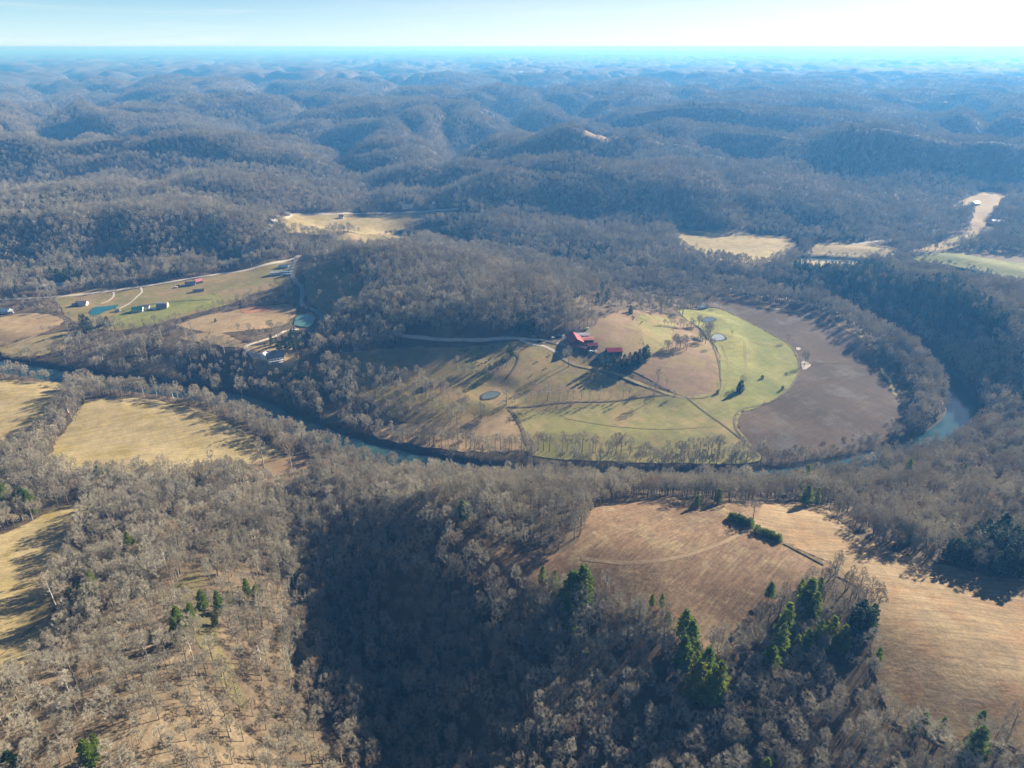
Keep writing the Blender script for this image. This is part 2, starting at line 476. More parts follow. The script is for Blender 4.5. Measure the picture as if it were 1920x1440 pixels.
M_pond3 = water_mat('grey_water', (.09,.115,.12), .10)
M_bank = field_mat('dark_bank_earth', (.05,.042,.032), (.075,.06,.045), (.10,.08,.06), 8, .1, 2, .2, .35)

# ------------------------------------------------------------------ fields (photo outlines laid on the ground)
FIELDS = [
 # left terrace meadows
 ('tan_meadow', [(160,750),(245,746),(330,758),(400,778),(445,805),(490,830),(520,850),(470,870),(400,886),(250,890),(95,880),(92,845),(128,800)], M_tan, .30),
 ('tan_meadow', [(-120,712),(0,712),(60,716),(122,722),(108,760),(85,800),(50,838),(-120,850)], M_tan, .30),
 ('grass_field', [(190,942),(110,952),(55,980),(0,1005),(-120,1035),(-120,1330),(0,1275),(70,1222),(110,1180),(92,1140),(88,1115),(118,1055),(135,1010)], M_tan, .30),
 ('grass_strip', [(372,1068),(330,1092),(292,1110),(300,1128),(338,1120),(352,1160),(385,1228),(420,1290),(452,1330),(470,1318),(432,1250),(402,1180),(380,1120)], field_mat('olive_grass', (.09,.082,.036), (.13,.11,.05), (.18,.14,.075), 16, .2, 2, .15, .3), .30),
 ('brush_clearing', [(395,835),(470,845),(555,850),(590,880),(570,900),(520,915),(470,890),(400,865)], M_knoll, .25),
 # near plateau
 ('brown_field', [(1118,952),(1200,940),(1320,942),(1440,948),(1424,972),(1400,990),(1470,1020),(1545,1058),(1535,1090),(1480,1112),(1432,1142),(1385,1200),(1330,1225),(1272,1215),(1255,1190),(1180,1155),(1100,1125),(1040,1118),(975,1116),(905,1082),(862,1032),(862,990),(930,1022),(1000,1042),(1062,1036),(1088,1000)], M_brown, .30),
 ('straw_field', [(1430,946),(1530,950),(1575,980),(1625,1015),(1700,1045),(1770,1062),(1850,1080),(2050,1105),(2050,1440),(1900,1398),(1800,1400),(1720,1385),(1662,1340),(1642,1250),(1642,1150),(1612,1100),(1560,1076),(1545,1058),(1470,1020),(1400,990),(1424,972)], M_straw, .45),
 # peninsula
 ('hill_pasture', [(596,668),(720,654),(850,652),(1000,640),(1060,648),(1110,690),(1200,725),(1295,748),(1150,760),(1050,770),(950,778),(900,790),(850,802),(750,790),(690,755),(640,720)], M_past, .30),
 ('brown_knoll', [(1112,612),(1150,588),(1200,582),(1270,592),(1312,622),(1345,660),(1352,700),(1345,737),(1292,748),(1230,718),(1180,692),(1120,662),(1085,640)], M_knoll, .42),
 ('green_knoll', [(1196,592),(1215,590),(1262,600),(1262,620),(1250,650),(1215,662),(1205,640),(1200,615)], M_green, .55),
 ('green_meadow', [(962,778),(1060,766),(1150,757),(1240,744),(1295,744),(1350,738),(1388,768),(1382,800),(1405,830),(1425,866),(1300,870),(1150,866),(1000,856),(982,815)], M_green, .55),
 ('upper_meadow', [(1268,582),(1340,578),(1402,604),(1452,630),(1487,655),(1497,690),(1482,725),(1442,754),(1386,772),(1345,740),(1352,700),(1345,655),(1318,622),(1296,606)], M_green2, .62),
 ('ploughed_field', [(1290,568),(1350,560),(1420,566),(1495,579),(1550,596),(1608,628),(1652,668),(1698,715),(1712,757),(1696,797),(1660,832),(1590,853),(1510,864),(1432,872),(1405,830),(1382,800),(1388,770),(1442,754),(1482,725),(1497,690),(1487,655),(1452,630),(1402,604),(1345,578)], M_plough, .30),
 ('tan_field', [(690,800),(800,792),(900,785),(955,772),(975,800),(988,842),(900,848),(800,838),(715,822)], M_orange, .42),
 # left valley
 ('valley_grass', [(105,562),(270,540),(400,517),(545,489),(545,530),(480,548),(430,570),(300,606),(190,620),(130,598)], M_past, .30),
 ('green_lawn', [(212,594),(260,575),(340,560),(412,553),(404,575),(330,592),(290,608),(215,615)], M_green2, .50),
 ('orange_field', [(330,610),(400,588),(480,576),(550,572),(545,600),(500,616),(400,626)], M_orange, .40),
 ('red_soil_patch', [(452,582),(475,576),(505,575),(510,581),(480,587),(458,588)], M_soil, .6),
 ('house_knoll', [(330,636),(395,622),(440,634),(480,650),(545,640),(556,690),(490,700),(470,665),(440,652)], M_orange, .40),
 ('tan_valley_field', [(-60,604),(20,592),(70,588),(118,598),(95,618),(40,640),(-60,655)], M_orange, .40),
 ('tan_valley_field', [(0,648),(50,636),(120,622),(133,636),(120,655),(70,668),(10,672)], M_tan, .40),
 ('valley_lawn', [(105,562),(130,552),(195,540),(195,550),(140,562)], M_past, .4),
 ('dark_clearing', [(566,500),(600,490),(650,500),(680,540),(670,575),(620,592),(585,570),(572,540)], M_past, .30),
 # beyond
 ('far_hay_field', [(512,408),(560,402),(640,402),(750,398),(862,398),(872,408),(760,428),(620,440),(555,436),(530,425)], M_tan, .30),
 ('far_green_field', [(630,447),(720,438),(800,428),(835,428),(815,446),(740,462),(640,462)], M_past, .30),
 ('far_valley_field', [(1262,430),(1400,437),(1482,447),(1490,482),(1420,494),(1290,474)], M_tan, .30),
 ('far_valley_field', [(1535,455),(1620,457),(1690,470),(1610,500),(1485,500)], M_tan, .30),
 ('far_valley_field', [(1700,488),(1740,477),(1790,475),(1850,485),(1990,505),(1990,532),(1920,528),(1850,512),(1780,498)], M_green2, .30),
 ('far_valley_field', [(1796,380),(1845,360),(1886,368),(1862,400),(1842,432),(1812,434),(1825,402)], M_orange, .30),
 ('far_valley_field', [(1715,468),(1780,446),(1840,432),(1862,438),(1800,460),(1760,470)], M_past, .30),
]
for nm, P, m_, off in FIELDS: sheet(nm, P, m_, off, 1.4 if nm in ('upper_meadow', 'ploughed_field', 'green_meadow') else 3.2)
sheet('dry_slope', [(-60,1330),(60,1240),(180,1165),(285,1115),(330,1190),(400,1310),(500,1400),(560,1480),(100,1560),(-60,1450)], field_mat('dry_leaf_slope', (.135,.10,.062), (.19,.142,.09), (.235,.18,.118), 22, .2, 3, .12, .4), .22, 4, 8, block=False)
BLOCK.append([hit(*q) for q in [(842,985),(868,1052),(930,1112),(1000,1142),(1000,1100),(880,1000)]])
BLOCK.append([hit(*q) for q in [(546,484),(575,488),(590,520),(590,560),(622,590),(618,612),(596,628),(560,634),(540,620),(548,600),(552,540)]])
BLOCK.append([hit(*q) for q in [(1690,482),(1780,470),(1960,478),(1990,548),(1850,531),(1720,506)]])
BLOCK.append([hit(*q) for q in [(1020,622),(1120,612),(1178,648),(1172,668),(1105,670),(1045,658)]])
# tracks, bare patches
sheet('limestone_patch', [(1502,680),(1508,677),(1520,684),(1514,692),(1505,693)], M_lime, .5, 1.0, 4)
sheet('limestone_patch', [(1493,652),(1500,652),(1501,656),(1494,657)], M_lime, .5, .5, 4)
for P in ([(1560,598),(1600,622),(1640,652),(1636,655),(1596,626),(1558,602)], [(1655,690),(1680,735),(1676,740),(1652,696)], [(1420,572),(1500,585),(1498,588),(1420,576)]):
    sheet('dry_grass_streak', P, M_past, .5, 2.5, 4, block=False)
FAR_PATCH = [[(1000,236),(1040,232),(1085,238),(1040,245)],[(1090,258),(1130,252),(1170,258),(1120,264)],[(1355,271),(1410,268),(1440,274),(1380,279)],[(120,335),(150,333),(160,338),(130,341)],[(395,300),(430,299),(425,305)],[(1180,210),(1230,211),(1200,215)]]
for P in FAR_PATCH: sheet('far_clearing', P, M_knoll, 4.0, 6, 20)
sheet('far_lake', [(945,134),(975,137.2),(1003,133.5),(1000,136),(975,139),(955,137)], water_mat('lake_water', (.5,.6,.65), .3), 14, 0, 80, block=False)

road('valley_road', [(-40,566),(100,557),(190,548),(270,537),(400,516),(480,502),(545,488),(562,479)], 7.0, M_gravel)
road('gravel_lane', [(556,484),(549,500),(546,512),(553,525),(565,537),(567,552),(565,568),(572,577),(588,582),(602,591),(604,600),(596,606)], 6.0, M_asphalt)
road('house_drive', [(560,618),(540,620),(515,632),(490,640),(464,649),(462,654),(472,664),(488,672),(496,673)], 5.0, M_gravel)
road('barn_lane', [(705,606),(715,615),(735,624),(770,632),(820,637),(870,638),(930,636),(985,636),(1030,640),(1062,643)], 4.5, M_gravel)
road('farm_track', [(975,637),(990,644),(1020,650),(1045,662)], 4.0, M_gravel)
road('lawn_drive', [(264,540),(266,548),(258,556),(245,568),(222,580)], 3.0, M_gravel)
road('lawn_drive', [(213,548),(213,556),(205,564),(190,570)], 3.0, M_gravel)
road('far_road', [(505,424),(520,411),(545,404),(600,401),(700,400),(760,399),(830,394),(860,392)], 8.0, M_gravel)
road('far_road', [(1600,459),(1700,444),(1770,431),(1815,428)], 8.0, M_asphalt)
sheet('house_yard', [(474,664),(484,662),(496,666),(494,674),(484,674)], M_gravel, .75, .4, 4)
sheet('farm_yard', [(1020,640),(1045,636),(1062,632),(1082,650),(1112,652),(1108,660),(1070,654),(1052,648)], flat_mat('yard_earth', (.40,.31,.23), .9, .1, .25, .2), .72, 1, 5)
M_rough0 = field_mat('worn_track', (.17,.125,.065), (.21,.155,.085), (.25,.19,.11), 9, .1, 2, .2, .3)
M_track = field_mat('mown_track', (.24,.17,.105), (.28,.20,.125), (.32,.235,.15), 30, .7, 1.5, .15, .2)
ribbon('mown_track', smooth_line([hit(*p) for p in [(1090,1048),(1180,1056),(1270,1046),(1350,1020),(1402,994)]]), 2.6, M_track, .37)
ribbon('grass_track', smooth_line([hit(*p) for p in [(1040,662),(1080,685),(1150,700),(1210,724),(1262,742),(1300,748)]]), 4.0, M_tan, .75)

for L in ([(1352,648),(1362,672),(1366,700),(1358,728),(1350,740)], [(1395,640),(1398,680),(1400,720),(1392,748)], [(1345,628),(1400,640),(1460,650)], [(1060,785),(1150,800),(1250,806),(1340,800)], [(1100,850),(1200,838),(1240,800),(1262,770)]):
    for dx in (-1.0, 1.0):
        ribbon('wheel_track', [(a + dx, b) for a, b in smooth_line([hit(*q) for q in L], 6)], .7, M_past, .78)
# rough unmown field margins and ditches (read as dark lines)
M_rough = field_mat('rough_margin', (.10,.08,.05), (.15,.118,.07), (.20,.155,.09), 6, .1, 2, .2, .4)
MARGINS = [([(1268,580),(1340,576),(1402,604),(1452,630),(1487,655),(1498,690),(1482,726),(1442,755),(1386,771),(1378,801),(1400,832),(1424,858)], 3.0),
 ([(1296,606),(1318,622),(1337,650),(1347,680),(1351,705),(1345,737),(1292,748),(1230,720)], 2.0),([(955,768),(968,785),(980,808),(990,838)], 5.0),
 ([(1285,744),(1310,765),(1345,790),(1378,815),(1400,832)], 2.5),([(1470,1020),(1500,1036),(1545,1060)], 3.0),([(950,655),(972,668),(968,685),(955,705)], 3.0),
 ([(950,764),(1030,758),(1130,754),(1200,746),(1250,741)], 2.2),([(400,562),(330,566),(260,575),(215,588)], 2.5),([(1500,684),(1600,680),(1660,684)], 1.6),([(0,1232),(60,1180),(100,1150)],1.5),
 ([(1225,612),(1262,616),(1298,622)], 2.5)]
for L, wd in MARGINS: ribbon('field_margin', smooth_line([hit(*p) for p in L], 6), wd * .65, M_rough, .85)

# ------------------------------------------------------------------ water
ribbon('river', river_w, 44, M_river, level=0.0)
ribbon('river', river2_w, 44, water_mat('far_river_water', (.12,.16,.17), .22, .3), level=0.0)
for nm, (pl, z, cx, cy, r) in POND_W.items():
    P = np.array(pl)
    c = P.mean(0)
    if nm in ('blue', 'pale', 'edge', 'farm'):
        ring = c + (P - c) * 1.0 + (P - c) / np.hypot(*(P - c).T)[:, None] * 1.5
        nP = len(P)
        mesh_obj('pond_bank', [(a, b, z + .72) for a, b in ring] + [(a, b, z + .80) for a, b in c + (P - c) * .95], [(i, (i + 1) % nP, nP + (i + 1) % nP, nP + i) for i in range(nP)], M_bank)['kind'] = 'structure'
    o = mesh_obj('pond', [(a, b, z + .76) for a, b in P], [tuple(range(len(P)))], {'teal': M_pond2, 'jade': M_pond, 'farm': M_pond3, 'blue': M_pond3, 'pale': water_mat('pale_water', (.24,.26,.27), .25), 'edge': M_pond3}[nm])
    if o.data.polygons[0].normal.z < 0: o.data.flip_normals()
    structure(o)
    BLOCK.append([tuple(p) for p in pl])

# ------------------------------------------------------------------ terrain sheet
M_ground, nt, bs = new_mat('leaf_litter')
p = pos(nt)
n1 = noise(nt, p, 1 / 28, 6, .65, .5)
c_lit = ramp(nt, n1, [(.28, (.075,.055,.035)), (.5, (.12,.088,.056)), (.66, (.16,.12,.076)), (.8, (.115,.10,.045))])
n2 = noise(nt, p, .45, 4, .7)
c_lit = mixc(nt, 1.0, c_lit, ramp(nt, n2, [(.25, (.6,.6,.6)), (.75, (1.4,1.4,1.4))]), 'MULTIPLY')
n3 = noise(nt, p, 1 / 9, 5, .75)
n5 = noise(nt, p, 1 / 160, 4, .6)
c_can = ramp(nt, n3, [(.3, (.075,.062,.054)), (.5, (.135,.112,.098)), (.72, (.19,.16,.14))])
c_can = mixc(nt, rampf(nt, n5, .62, .74), c_can, (.05,.065,.045))
at = N(nt, 'ShaderNodeAttribute', attribute_name='canopy')
gz_ = nt.nodes.new('ShaderNodeNewGeometry'); sz_ = nt.nodes.new('ShaderNodeSeparateXYZ'); nt.links.new(gz_.outputs['Position'], sz_.inputs[0])
c_lit = mixc(nt, rampf(nt, sz_.outputs['Z'], 2.6, 4.2, 1, 0), c_lit, (.055, .046, .036))      # wet mud of the river banks
col = mixc(nt, at.outputs['Fac'], c_lit, c_can)
nt.links.new(col, bs.inputs['Base Color'])
b1 = N(nt, 'ShaderNodeBump', Strength=.5, Distance=.4); nt.links.new(n2, b1.inputs['Height'])
b2 = N(nt, 'ShaderNodeBump', Strength=1.0, Distance=9.0); nt.links.new(n3, b2.inputs['Height'])
mv = nt.nodes.new('ShaderNodeMix'); mv.data_type = 'VECTOR'
nt.links.new(at.outputs['Fac'], mv.inputs[0]); nt.links.new(b1.outputs[0], mv.inputs[4]); nt.links.new(b2.outputs[0], mv.inputs[5])
nt.links.new(mv.outputs[1], bs.inputs['Normal'])

# open ground raster (4 m) for the woods
RX0, RY0, RST = -1700.0, 60.0, 4.0
rx = np.arange(RX0, 2200, RST); ry = np.arange(RY0, 2600, RST)
RXX, RYY = np.meshgrid(rx, ry)
DENS = np.ones(RXX.shape, np.float32)
def paint(P, v, grow=0.0):
    P = np.array(P)
    a = (P.min(0) - 10 - np.array([RX0, RY0])) / RST; b = (P.max(0) + 10 - np.array([RX0, RY0])) / RST
    i0, j0 = max(0, int(a[0])), max(0, int(a[1])); i1, j1 = max(0, int(b[0])), max(0, int(b[1]))
    s = (slice(j0, j1), slice(i0, i1))
    if DENS[s].size == 0: return
    DENS[s] = np.where(in_poly(RXX[s], RYY[s], P), v, DENS[s])
# ------------------------------------------------------------------ buildings and small things
CLEAR = []      # (x, y, r): no wood here
class MB:
    def __init__(s): s.v = []; s.f = []
    def hexa(s, p):          # 8 corners: bottom 4 ccw, top 4 ccw
        b = len(s.v); s.v += [Vector(q) for q in p]
        s.f += [tuple(b + i for i in f) for f in ((3, 2, 1, 0), (4, 5, 6, 7), (0, 1, 5, 4), (1, 2, 6, 5), (2, 3, 7, 6), (3, 0, 4, 7))]
    def box(s, x0, x1, y0, y1, z0, z1): s.hexa([(x0, y0, z0), (x1, y0, z0), (x1, y1, z0), (x0, y1, z0), (x0, y0, z1), (x1, y0, z1), (x1, y1, z1), (x0, y1, z1)])
    def prism(s, prof, x0, x1):   # profile in (y, z), extruded along x
        b = len(s.v); n = len(prof)
        s.v += [Vector((x0, y, z)) for y, z in prof] + [Vector((x1, y, z)) for y, z in prof]
        s.f += [tuple(b + i for i in range(n))[::-1], tuple(b + n + i for i in range(n))]
        s.f += [(b + i, b + (i + 1) % n, b + n + (i + 1) % n, b + n + i) for i in range(n)]
    def cyl(s, c, r, h, n=10, axis='z', r2=None):
        b = len(s.v); r2 = r if r2 is None else r2
        for k, rr in ((0, r), (1, r2)):
            for i in range(n):
                a = 2 * math.pi * i / n; u, w_ = rr * math.cos(a), rr * math.sin(a)
                s.v.append(Vector(c) + (Vector((u, w_, h * k)) if axis == 'z' else Vector((u, h * (k - .5), w_)) if axis == 'y' else Vector((h * (k - .5), u, w_))))
        s.f += [tuple(b + i for i in range(n))[::-1], tuple(b + n + i for i in range(n))]
        s.f += [(b + i, b + (i + 1) % n, b + n + (i + 1) % n, b + n + i) for i in range(n)]
    def build(s, name, mat, parent=None, smooth=False):
        o = mesh_obj(name, s.v, s.f, mat, parent, smooth)
        return o
def empty(name, x, y, z, rz=0):
    e = bpy.data.objects.new(name, None); COL.objects.link(e); e.location = (x, y, z); e.rotation_euler = (0, 0, rz); e.empty_display_size = .5
    return e
def copy_tree(o, parent=None):
    c = o.copy(); COL.objects.link(c)
    if parent: c.parent = parent
    for ch in list(o.children): copy_tree(ch, c)
    return c

def metal_roof(name, c):
    m, nt, bs = new_mat(name)
    st = noise(nt, pos(nt, (.5, .5, .5)), .6, 4, .6)
    nt.links.new(ramp(nt, st, [(.3, tuple(v * .78 for v in c)), (.7, tuple(min(1, v * 1.2) for v in c))]), bs.inputs['Base Color'])
    bs.inputs['Roughness'].default_value = .45; bs.inputs['Specular IOR Level'].default_value = .4
    return m
B = {
 'red': metal_roof('red_metal', (.50, .045, .06)), 'faded': metal_roof('faded_red_metal', (.62, .26, .22)), 'wine': metal_roof('wine_red_metal', (.26, .03, .06)),
 'white': metal_roof('white_metal', (.78, .80, .80)), 'navy': metal_roof('navy_shingle', (.035, .06, .11)), 'green': metal_roof('green_metal', (.03, .24, .15)),
 'grey': metal_roof('grey_shingle', (.26, .25, .27)), 'slate': metal_roof('dark_shingle', (.07, .075, .09)), 'blue': metal_roof('blue_metal', (.22, .36, .50)), 'pink': metal_roof('pink_metal', (.62, .25, .25)),
 'wwall': flat_mat('white_siding', (.78, .77, .73), .7, .2, .06), 'dwall': flat_mat('dark_boards', (.085, .065, .055), .9, .1), 'twall': flat_mat('tan_siding', (.45, .38, .30), .8, .1),
 'gwall': flat_mat('grey_siding', (.34, .35, .37), .8, .1), 'glass': flat_mat('window_glass', (.03, .04, .06), .12, .5, .1), 'door': flat_mat('door_paint', (.20, .17, .15), .6, .2),
 'wood': flat_mat('weathered_wood', (.24, .19, .15), .9, .1), 'black': flat_mat('rubber_and_bay_shade', (.015, .015, .015), .8, .2), 'hide': flat_mat('black_hide', (.022, .017, .015), .8, .15), 'hide2': flat_mat('brown_hide', (.10, .045, .025), .8, .15),
 'conc': flat_mat('concrete', (.5, .48, .45), .9, .1), 'rock': flat_mat('pale_rock', (.52, .44, .36), .95, .1, .3, .15), 'steel': flat_mat('galvanised_steel', (.55, .56, .58), .45, .4),
}

def gable(name, label, cat, px, py, L, Wd, h, rh, rot, wall, roof, group=None, doors=1, windows=3, chimney=False, porch=False, arch=False, open_front=False):
    x, y, z = hit3(px, py)
    e = empty(name, x, y, z, rot); tag(e, label, cat, group)
    CLEAR.append((x, y, max(L, Wd) * .75 + 2))
    m = MB(); hl, hw = L / 2, Wd / 2
    if arch:
        prof = [(-hw, -1.5)] + [(-hw * math.cos(a), h + rh * math.sin(a)) for a in np.linspace(0, math.pi, 11)] + [(hw, -1.5)]
        m.prism(prof[::-1], -hl, hl)
    else: m.prism([(-hw, -1.5), (hw, -1.5), (hw, h), (0, h + rh), (-hw, h)], -hl, hl)
    m.build('wall', B[wall], e)
    r = MB(); o, t = .45, .22
    if arch:
        A = np.linspace(0, math.pi, 15)
        outer = [(-(hw + .25) * math.cos(a), h + (rh + .25) * math.sin(a) - .02) for a in A]; inner = [(-(hw + .03) * math.cos(a), h + (rh + .03) * math.sin(a) - .02) for a in A]
        for i in range(14): r.prism([inner[i], inner[i + 1], outer[i + 1], outer[i]][::-1], -hl - .3, hl + .3)
    else:
        sl = rh / hw
        for s in (-1, 1):
            p = [(0, h + rh + .03), (s * (hw + o), h - sl * o + .03), (s * (hw + o), h - sl * o + .03 + t), (0, h + rh + .03 + t)]
            r.prism(p if s < 0 else p[::-1], -hl - o, hl + o)
    ro = r.build('roof', B[roof], e)
    if chimney:
        c = MB(); c.box(hl * .3, hl * .3 + .9, .5, 1.3, h + rh * .3, h + rh + 1.3); c.build('chimney', B['conc'], ro)
    for k in range(doors):
        d = MB(); xx = -hl * .5 + k * hl
        wdt = 1.7 if open_front else .55
        d.box(xx - wdt, xx + wdt, -hw - .05, -hw + .05, 0, min(2.2 if not open_front else h * .8, h - .2)); d.build('door', B['black'] if open_front else B['door'], e)  # open fronts: black panel on the solid wall paints the shade inside
    for k in range(windows):
        f = (k + .5) / windows * 2 - 1
        wdn = MB(); wdn.box(f * hl * .8 + .9 - .55, f * hl * .8 + .9 + .55, -hw - .06, -hw + .04, h * .42, h * .42 + 1.1); wdn.build('window', B['glass'], e)
    if windows:
        wdn = MB(); wdn.box(hl - .04, hl + .06, -.7, .7, h * .45, h * .45 + 1.2); wdn.build('window', B['glass'], e)
    if porch:
        p_ = MB(); p_.box(-hl * .8, hl * .8, -hw - 3.0, -hw - .06, .2, .45)
        for xx in (-hl * .75, 0, hl * .75): p_.box(xx - .1, xx + .1, -hw - 2.9, -hw - 2.7, -1.5, 2.6)
        p_.box(-hl * .85, hl * .85, -hw - 3.1, -hw - .5, 2.6, 2.75); p_.build('porch', B['wwall'], e)
    return e

def dirw(p, q):
    a, b = hit(*p), hit(*q); return math.atan2(b[1] - a[1], b[0] - a[0])

# red roofed farm
gable('barn', 'big barn with a bright red metal roof, largest of the farmyard', 'barn', 1078, 643, 21, 15, 4.5, 4.0, R(98), 'dwall', 'red', None, 2, 0, open_front=True)
gable('barn', 'low wing with faded pinkish red roof right of the big red barn', 'barn', 1099, 640, 15, 8, 3.2, 1.3, R(4), 'dwall', 'faded', None, 2, 0, open_front=True)
gable('metal_building', 'long white metal roofed building behind the big red barn', 'building', 1090, 631.5, 17, 7, 3.2, 1.5, R(2), 'wwall', 'white', None, 1, 3)
gable('long_shed', 'long narrow shed with faded red roof in front of the big red barn', 'shed', 1081, 652, 24, 4.5, 2.4, .9, dirw((1066, 648), (1097, 657)), 'dwall', 'faded', None, 2, 0, open_front=True)
gable('shed', 'small shed with a dark wine red roof beside the white trailer', 'shed', 1110, 650.5, 11, 7.5, 2.8, 1.8, R(6), 'dwall', 'wine', None, 1, 1)
gable('shed', 'red roofed shed with dark front standing apart right of the farmyard', 'shed', 1151, 662, 16, 10, 3.6, 2.6, R(5), 'dwall', 'red', None, 2, 0, open_front=True)
gable('hut', 'dark open hut alone in the hill pasture', 'hut', 806, 723, 8, 5, 2.6, .9, R(-8), 'dwall', 'slate', None, 1, 0, open_front=True)
# white house on its knoll
gable('house', 'white gabled house with dark blue roof at the end of the gravel drive', 'house', 517, 676, 17, 11, 5.2, 4.6, R(25), 'wwall', 'navy', None, 1, 4, True, True)
gable('garage', 'white garage left of the white gabled house', 'garage', 499, 670, 9, 8, 3.8, 2.8, R(70), 'wwall', 'white', None, 1, 1)
gable('boat_shed', 'small blue roofed shed below the jade pond', 'shed', 585, 625, 7, 5.5, 2.8, 1.8, R(40), 'wwall', 'navy', None, 1, 1)
# valley houses
gable('house', 'green roofed house on the bright lawn by the teal pond', 'house', 259, 584, 13, 10, 3.6, 3.2, R(15), 'wwall', 'green', None, 1, 3)
gable('cottage', 'grey roofed cottage behind the green roofed house', 'house', 273, 579.5, 10, 7, 3.0, 2.4, R(12), 'wwall', 'grey', None, 1, 2)
gable('arched_barn', 'round roofed grey barn on the bright lawn', 'barn', 306, 577, 13, 12, 2.2, 5.2, R(10), 'twall', 'grey', None, 1, 0, arch=True)
gable('carport', 'low white carport between cottage and round roofed barn', 'carport', 288, 581, 8, 5, 2.3, .8, R(10), 'wwall', 'white', None, 1, 0, open_front=True)
gable('house', 'house with a pinkish red roof beside the valley road', 'house', 373, 530.5, 10, 8, 3.4, 3.0, R(40), 'twall', 'pink', None, 1, 3)
gable('long_shed', 'long dark blue roofed hall left of the pinkish red roof', 'hall', 358, 534, 14, 8, 3.2, 1.6, R(14), 'gwall', 'navy', None, 2, 0)
gable('mobile_home', 'grey mobile home below the pinkish red roofed house', 'mobile home', 373, 546.5, 15, 5, 2.8, .8, R(18), 'gwall', 'slate', None, 1, 3)
gable('long_building', 'long white building by the start of the gravel lane', 'building', 518, 514.5, 16, 8, 3.4, 2.0, R(6), 'wwall', 'white', None, 1, 4)
gable('mobile_home', 'upper pale blue trailer home right of the long white building', 'mobile home', 536, 512.5, 14, 4.5, 2.7, .7, R(8), 'gwall', 'blue', None, 1, 3)
gable('mobile_home', 'lower pale blue trailer home right of the long white building', 'mobile home', 538, 516.5, 12, 4.5, 2.7, .7, R(8), 'gwall', 'blue', None, 1, 3)
gable('house', 'low house with grey blue roof between road and gravel lane', 'house', 533, 502, 15, 8, 2.8, 1.8, R(-6), 'gwall', 'blue', None, 1, 3)
gable('long_building', 'pale blue long building at the wood edge above the valley road', 'building', 433, 492, 20, 7, 3.0, 1.6, R(8), 'wwall', 'blue', None, 1, 3)
gable('cottage', 'small white cottage left of the pale blue long building', 'house', 405, 494, 7, 5, 2.6, 1.6, R(10), 'wwall', 'white', None, 1, 1)
gable('house', 'bright white house at the foot of the left hill', 'house', 83, 540, 10, 8, 3.4, 2.6, R(30), 'wwall', 'white', None, 1, 2)
gable('house', 'larger grey blue roofed house among dark pines by the valley road', 'house', 110, 538, 15, 9, 3.6, 3.0, R(5), 'gwall', 'blue', None, 1, 3)
gable('cottage', 'white walled cottage right of the grey blue roofed house', 'house', 125, 536, 8, 7, 3.2, 2.6, R(60), 'wwall', 'grey', None, 1, 1)
gable('house', 'pale grey roofed house left of the teal pond', 'house', 154, 572, 14, 9, 3.2, 2.6, R(8), 'wwall', 'grey', None, 1, 3)
gable('shed', 'dark little shed left of the pale grey roofed house', 'shed', 142, 574, 7, 5, 2.6, 1.4, R(8), 'dwall', 'slate', None, 1, 1)
gable('house', 'blue roofed house among trees at the far left edge', 'house', 9, 586, 15, 9, 3.2, 2.4, R(6), 'wwall', 'blue', None, 1, 3)
gable('shed', 'white shed right of the blue roofed house at the far left edge', 'shed', 21, 587, 5, 5, 3.0, 1.6, R(30), 'wwall', 'white', None, 1, 1)
gable('boat_house', 'small white boat house at the right end of the teal pond', 'shed', 221, 584, 5.5, 4, 2.4, 1.2, R(20), 'wwall', 'grey', None, 1, 1)
# distant houses
gable('house', 'distant white house above the far hay field', 'house', 765, 390, 20, 11, 4.2, 3.4, R(0), 'wwall', 'white', None, 1, 4)
gable('house', 'distant dark gabled house at the right end of the far hay field', 'house', 812, 389, 17, 13, 6.0, 5.5, R(80), 'gwall', 'navy', None, 1, 3)
gable('house', 'distant small white house on the far road', 'house', 640, 409, 9, 8, 4.0, 3.0, R(10), 'wwall', 'pink', None, 1, 2)
gable('cottage', 'distant tan cottage left of the dark gabled house', 'house', 800, 389, 12, 8, 3.6, 3.0, R(10), 'twall', 'grey', None, 1, 2)
gable('house', 'distant white house in the small valley at the right', 'house', 1828, 384, 18, 11, 4.5, 3.4, R(30), 'wwall', 'white', None, 1, 3)
gable('house', 'distant long white building right of the small valley', 'building', 1868, 418, 24, 11, 4.5, 2.6, R(0), 'wwall', 'white', None, 1, 3)
gable('house', 'distant house by a clearing in the far left hills', 'house', 412, 303, 16, 10, 4.5, 3.2, R(0), 'twall', 'grey', None, 1, 2)

# rock faces along the far road
for k, (px, py, s, l) in enumerate([(506,417,7,'pale rock outcrop, lowest and largest of three on the far road'),(520,410,6,'pale rock outcrop in the middle of three on the far road'),(534,403,8,'pale rock outcrop highest on the bend of the far road')]):
    x, y, z = hit3(px, py); rnd = random.Random(k)
    import bmesh
    bm = bmesh.new(); bmesh.ops.create_icosphere(bm, subdivisions=3, radius=1)
    for v in bm.verts:
        q = v.co.copy(); f = 1 + .35 * float(gn(q.x * 1.6 + k * 7, q.y * 1.6 + q.z * 1.9, 90 + k)) + .15 * float(gn(q.x * 4 + k, q.z * 4 + q.y * 3, 95))
        v.co = Vector((q.x * s * 1.3 * f, q.y * s * .6 * f, q.z * s * .62 * f))
    me = bpy.data.meshes.new('rock_outcrop'); bm.to_mesh(me); bm.free(); me.materials.append(B['rock'])
    o = bpy.data.objects.new('rock_outcrop', me); COL.objects.link(o); o.location = (x, y, z + s * .2); tag(o, l, 'rock')
    CLEAR.append((x, y, 9))

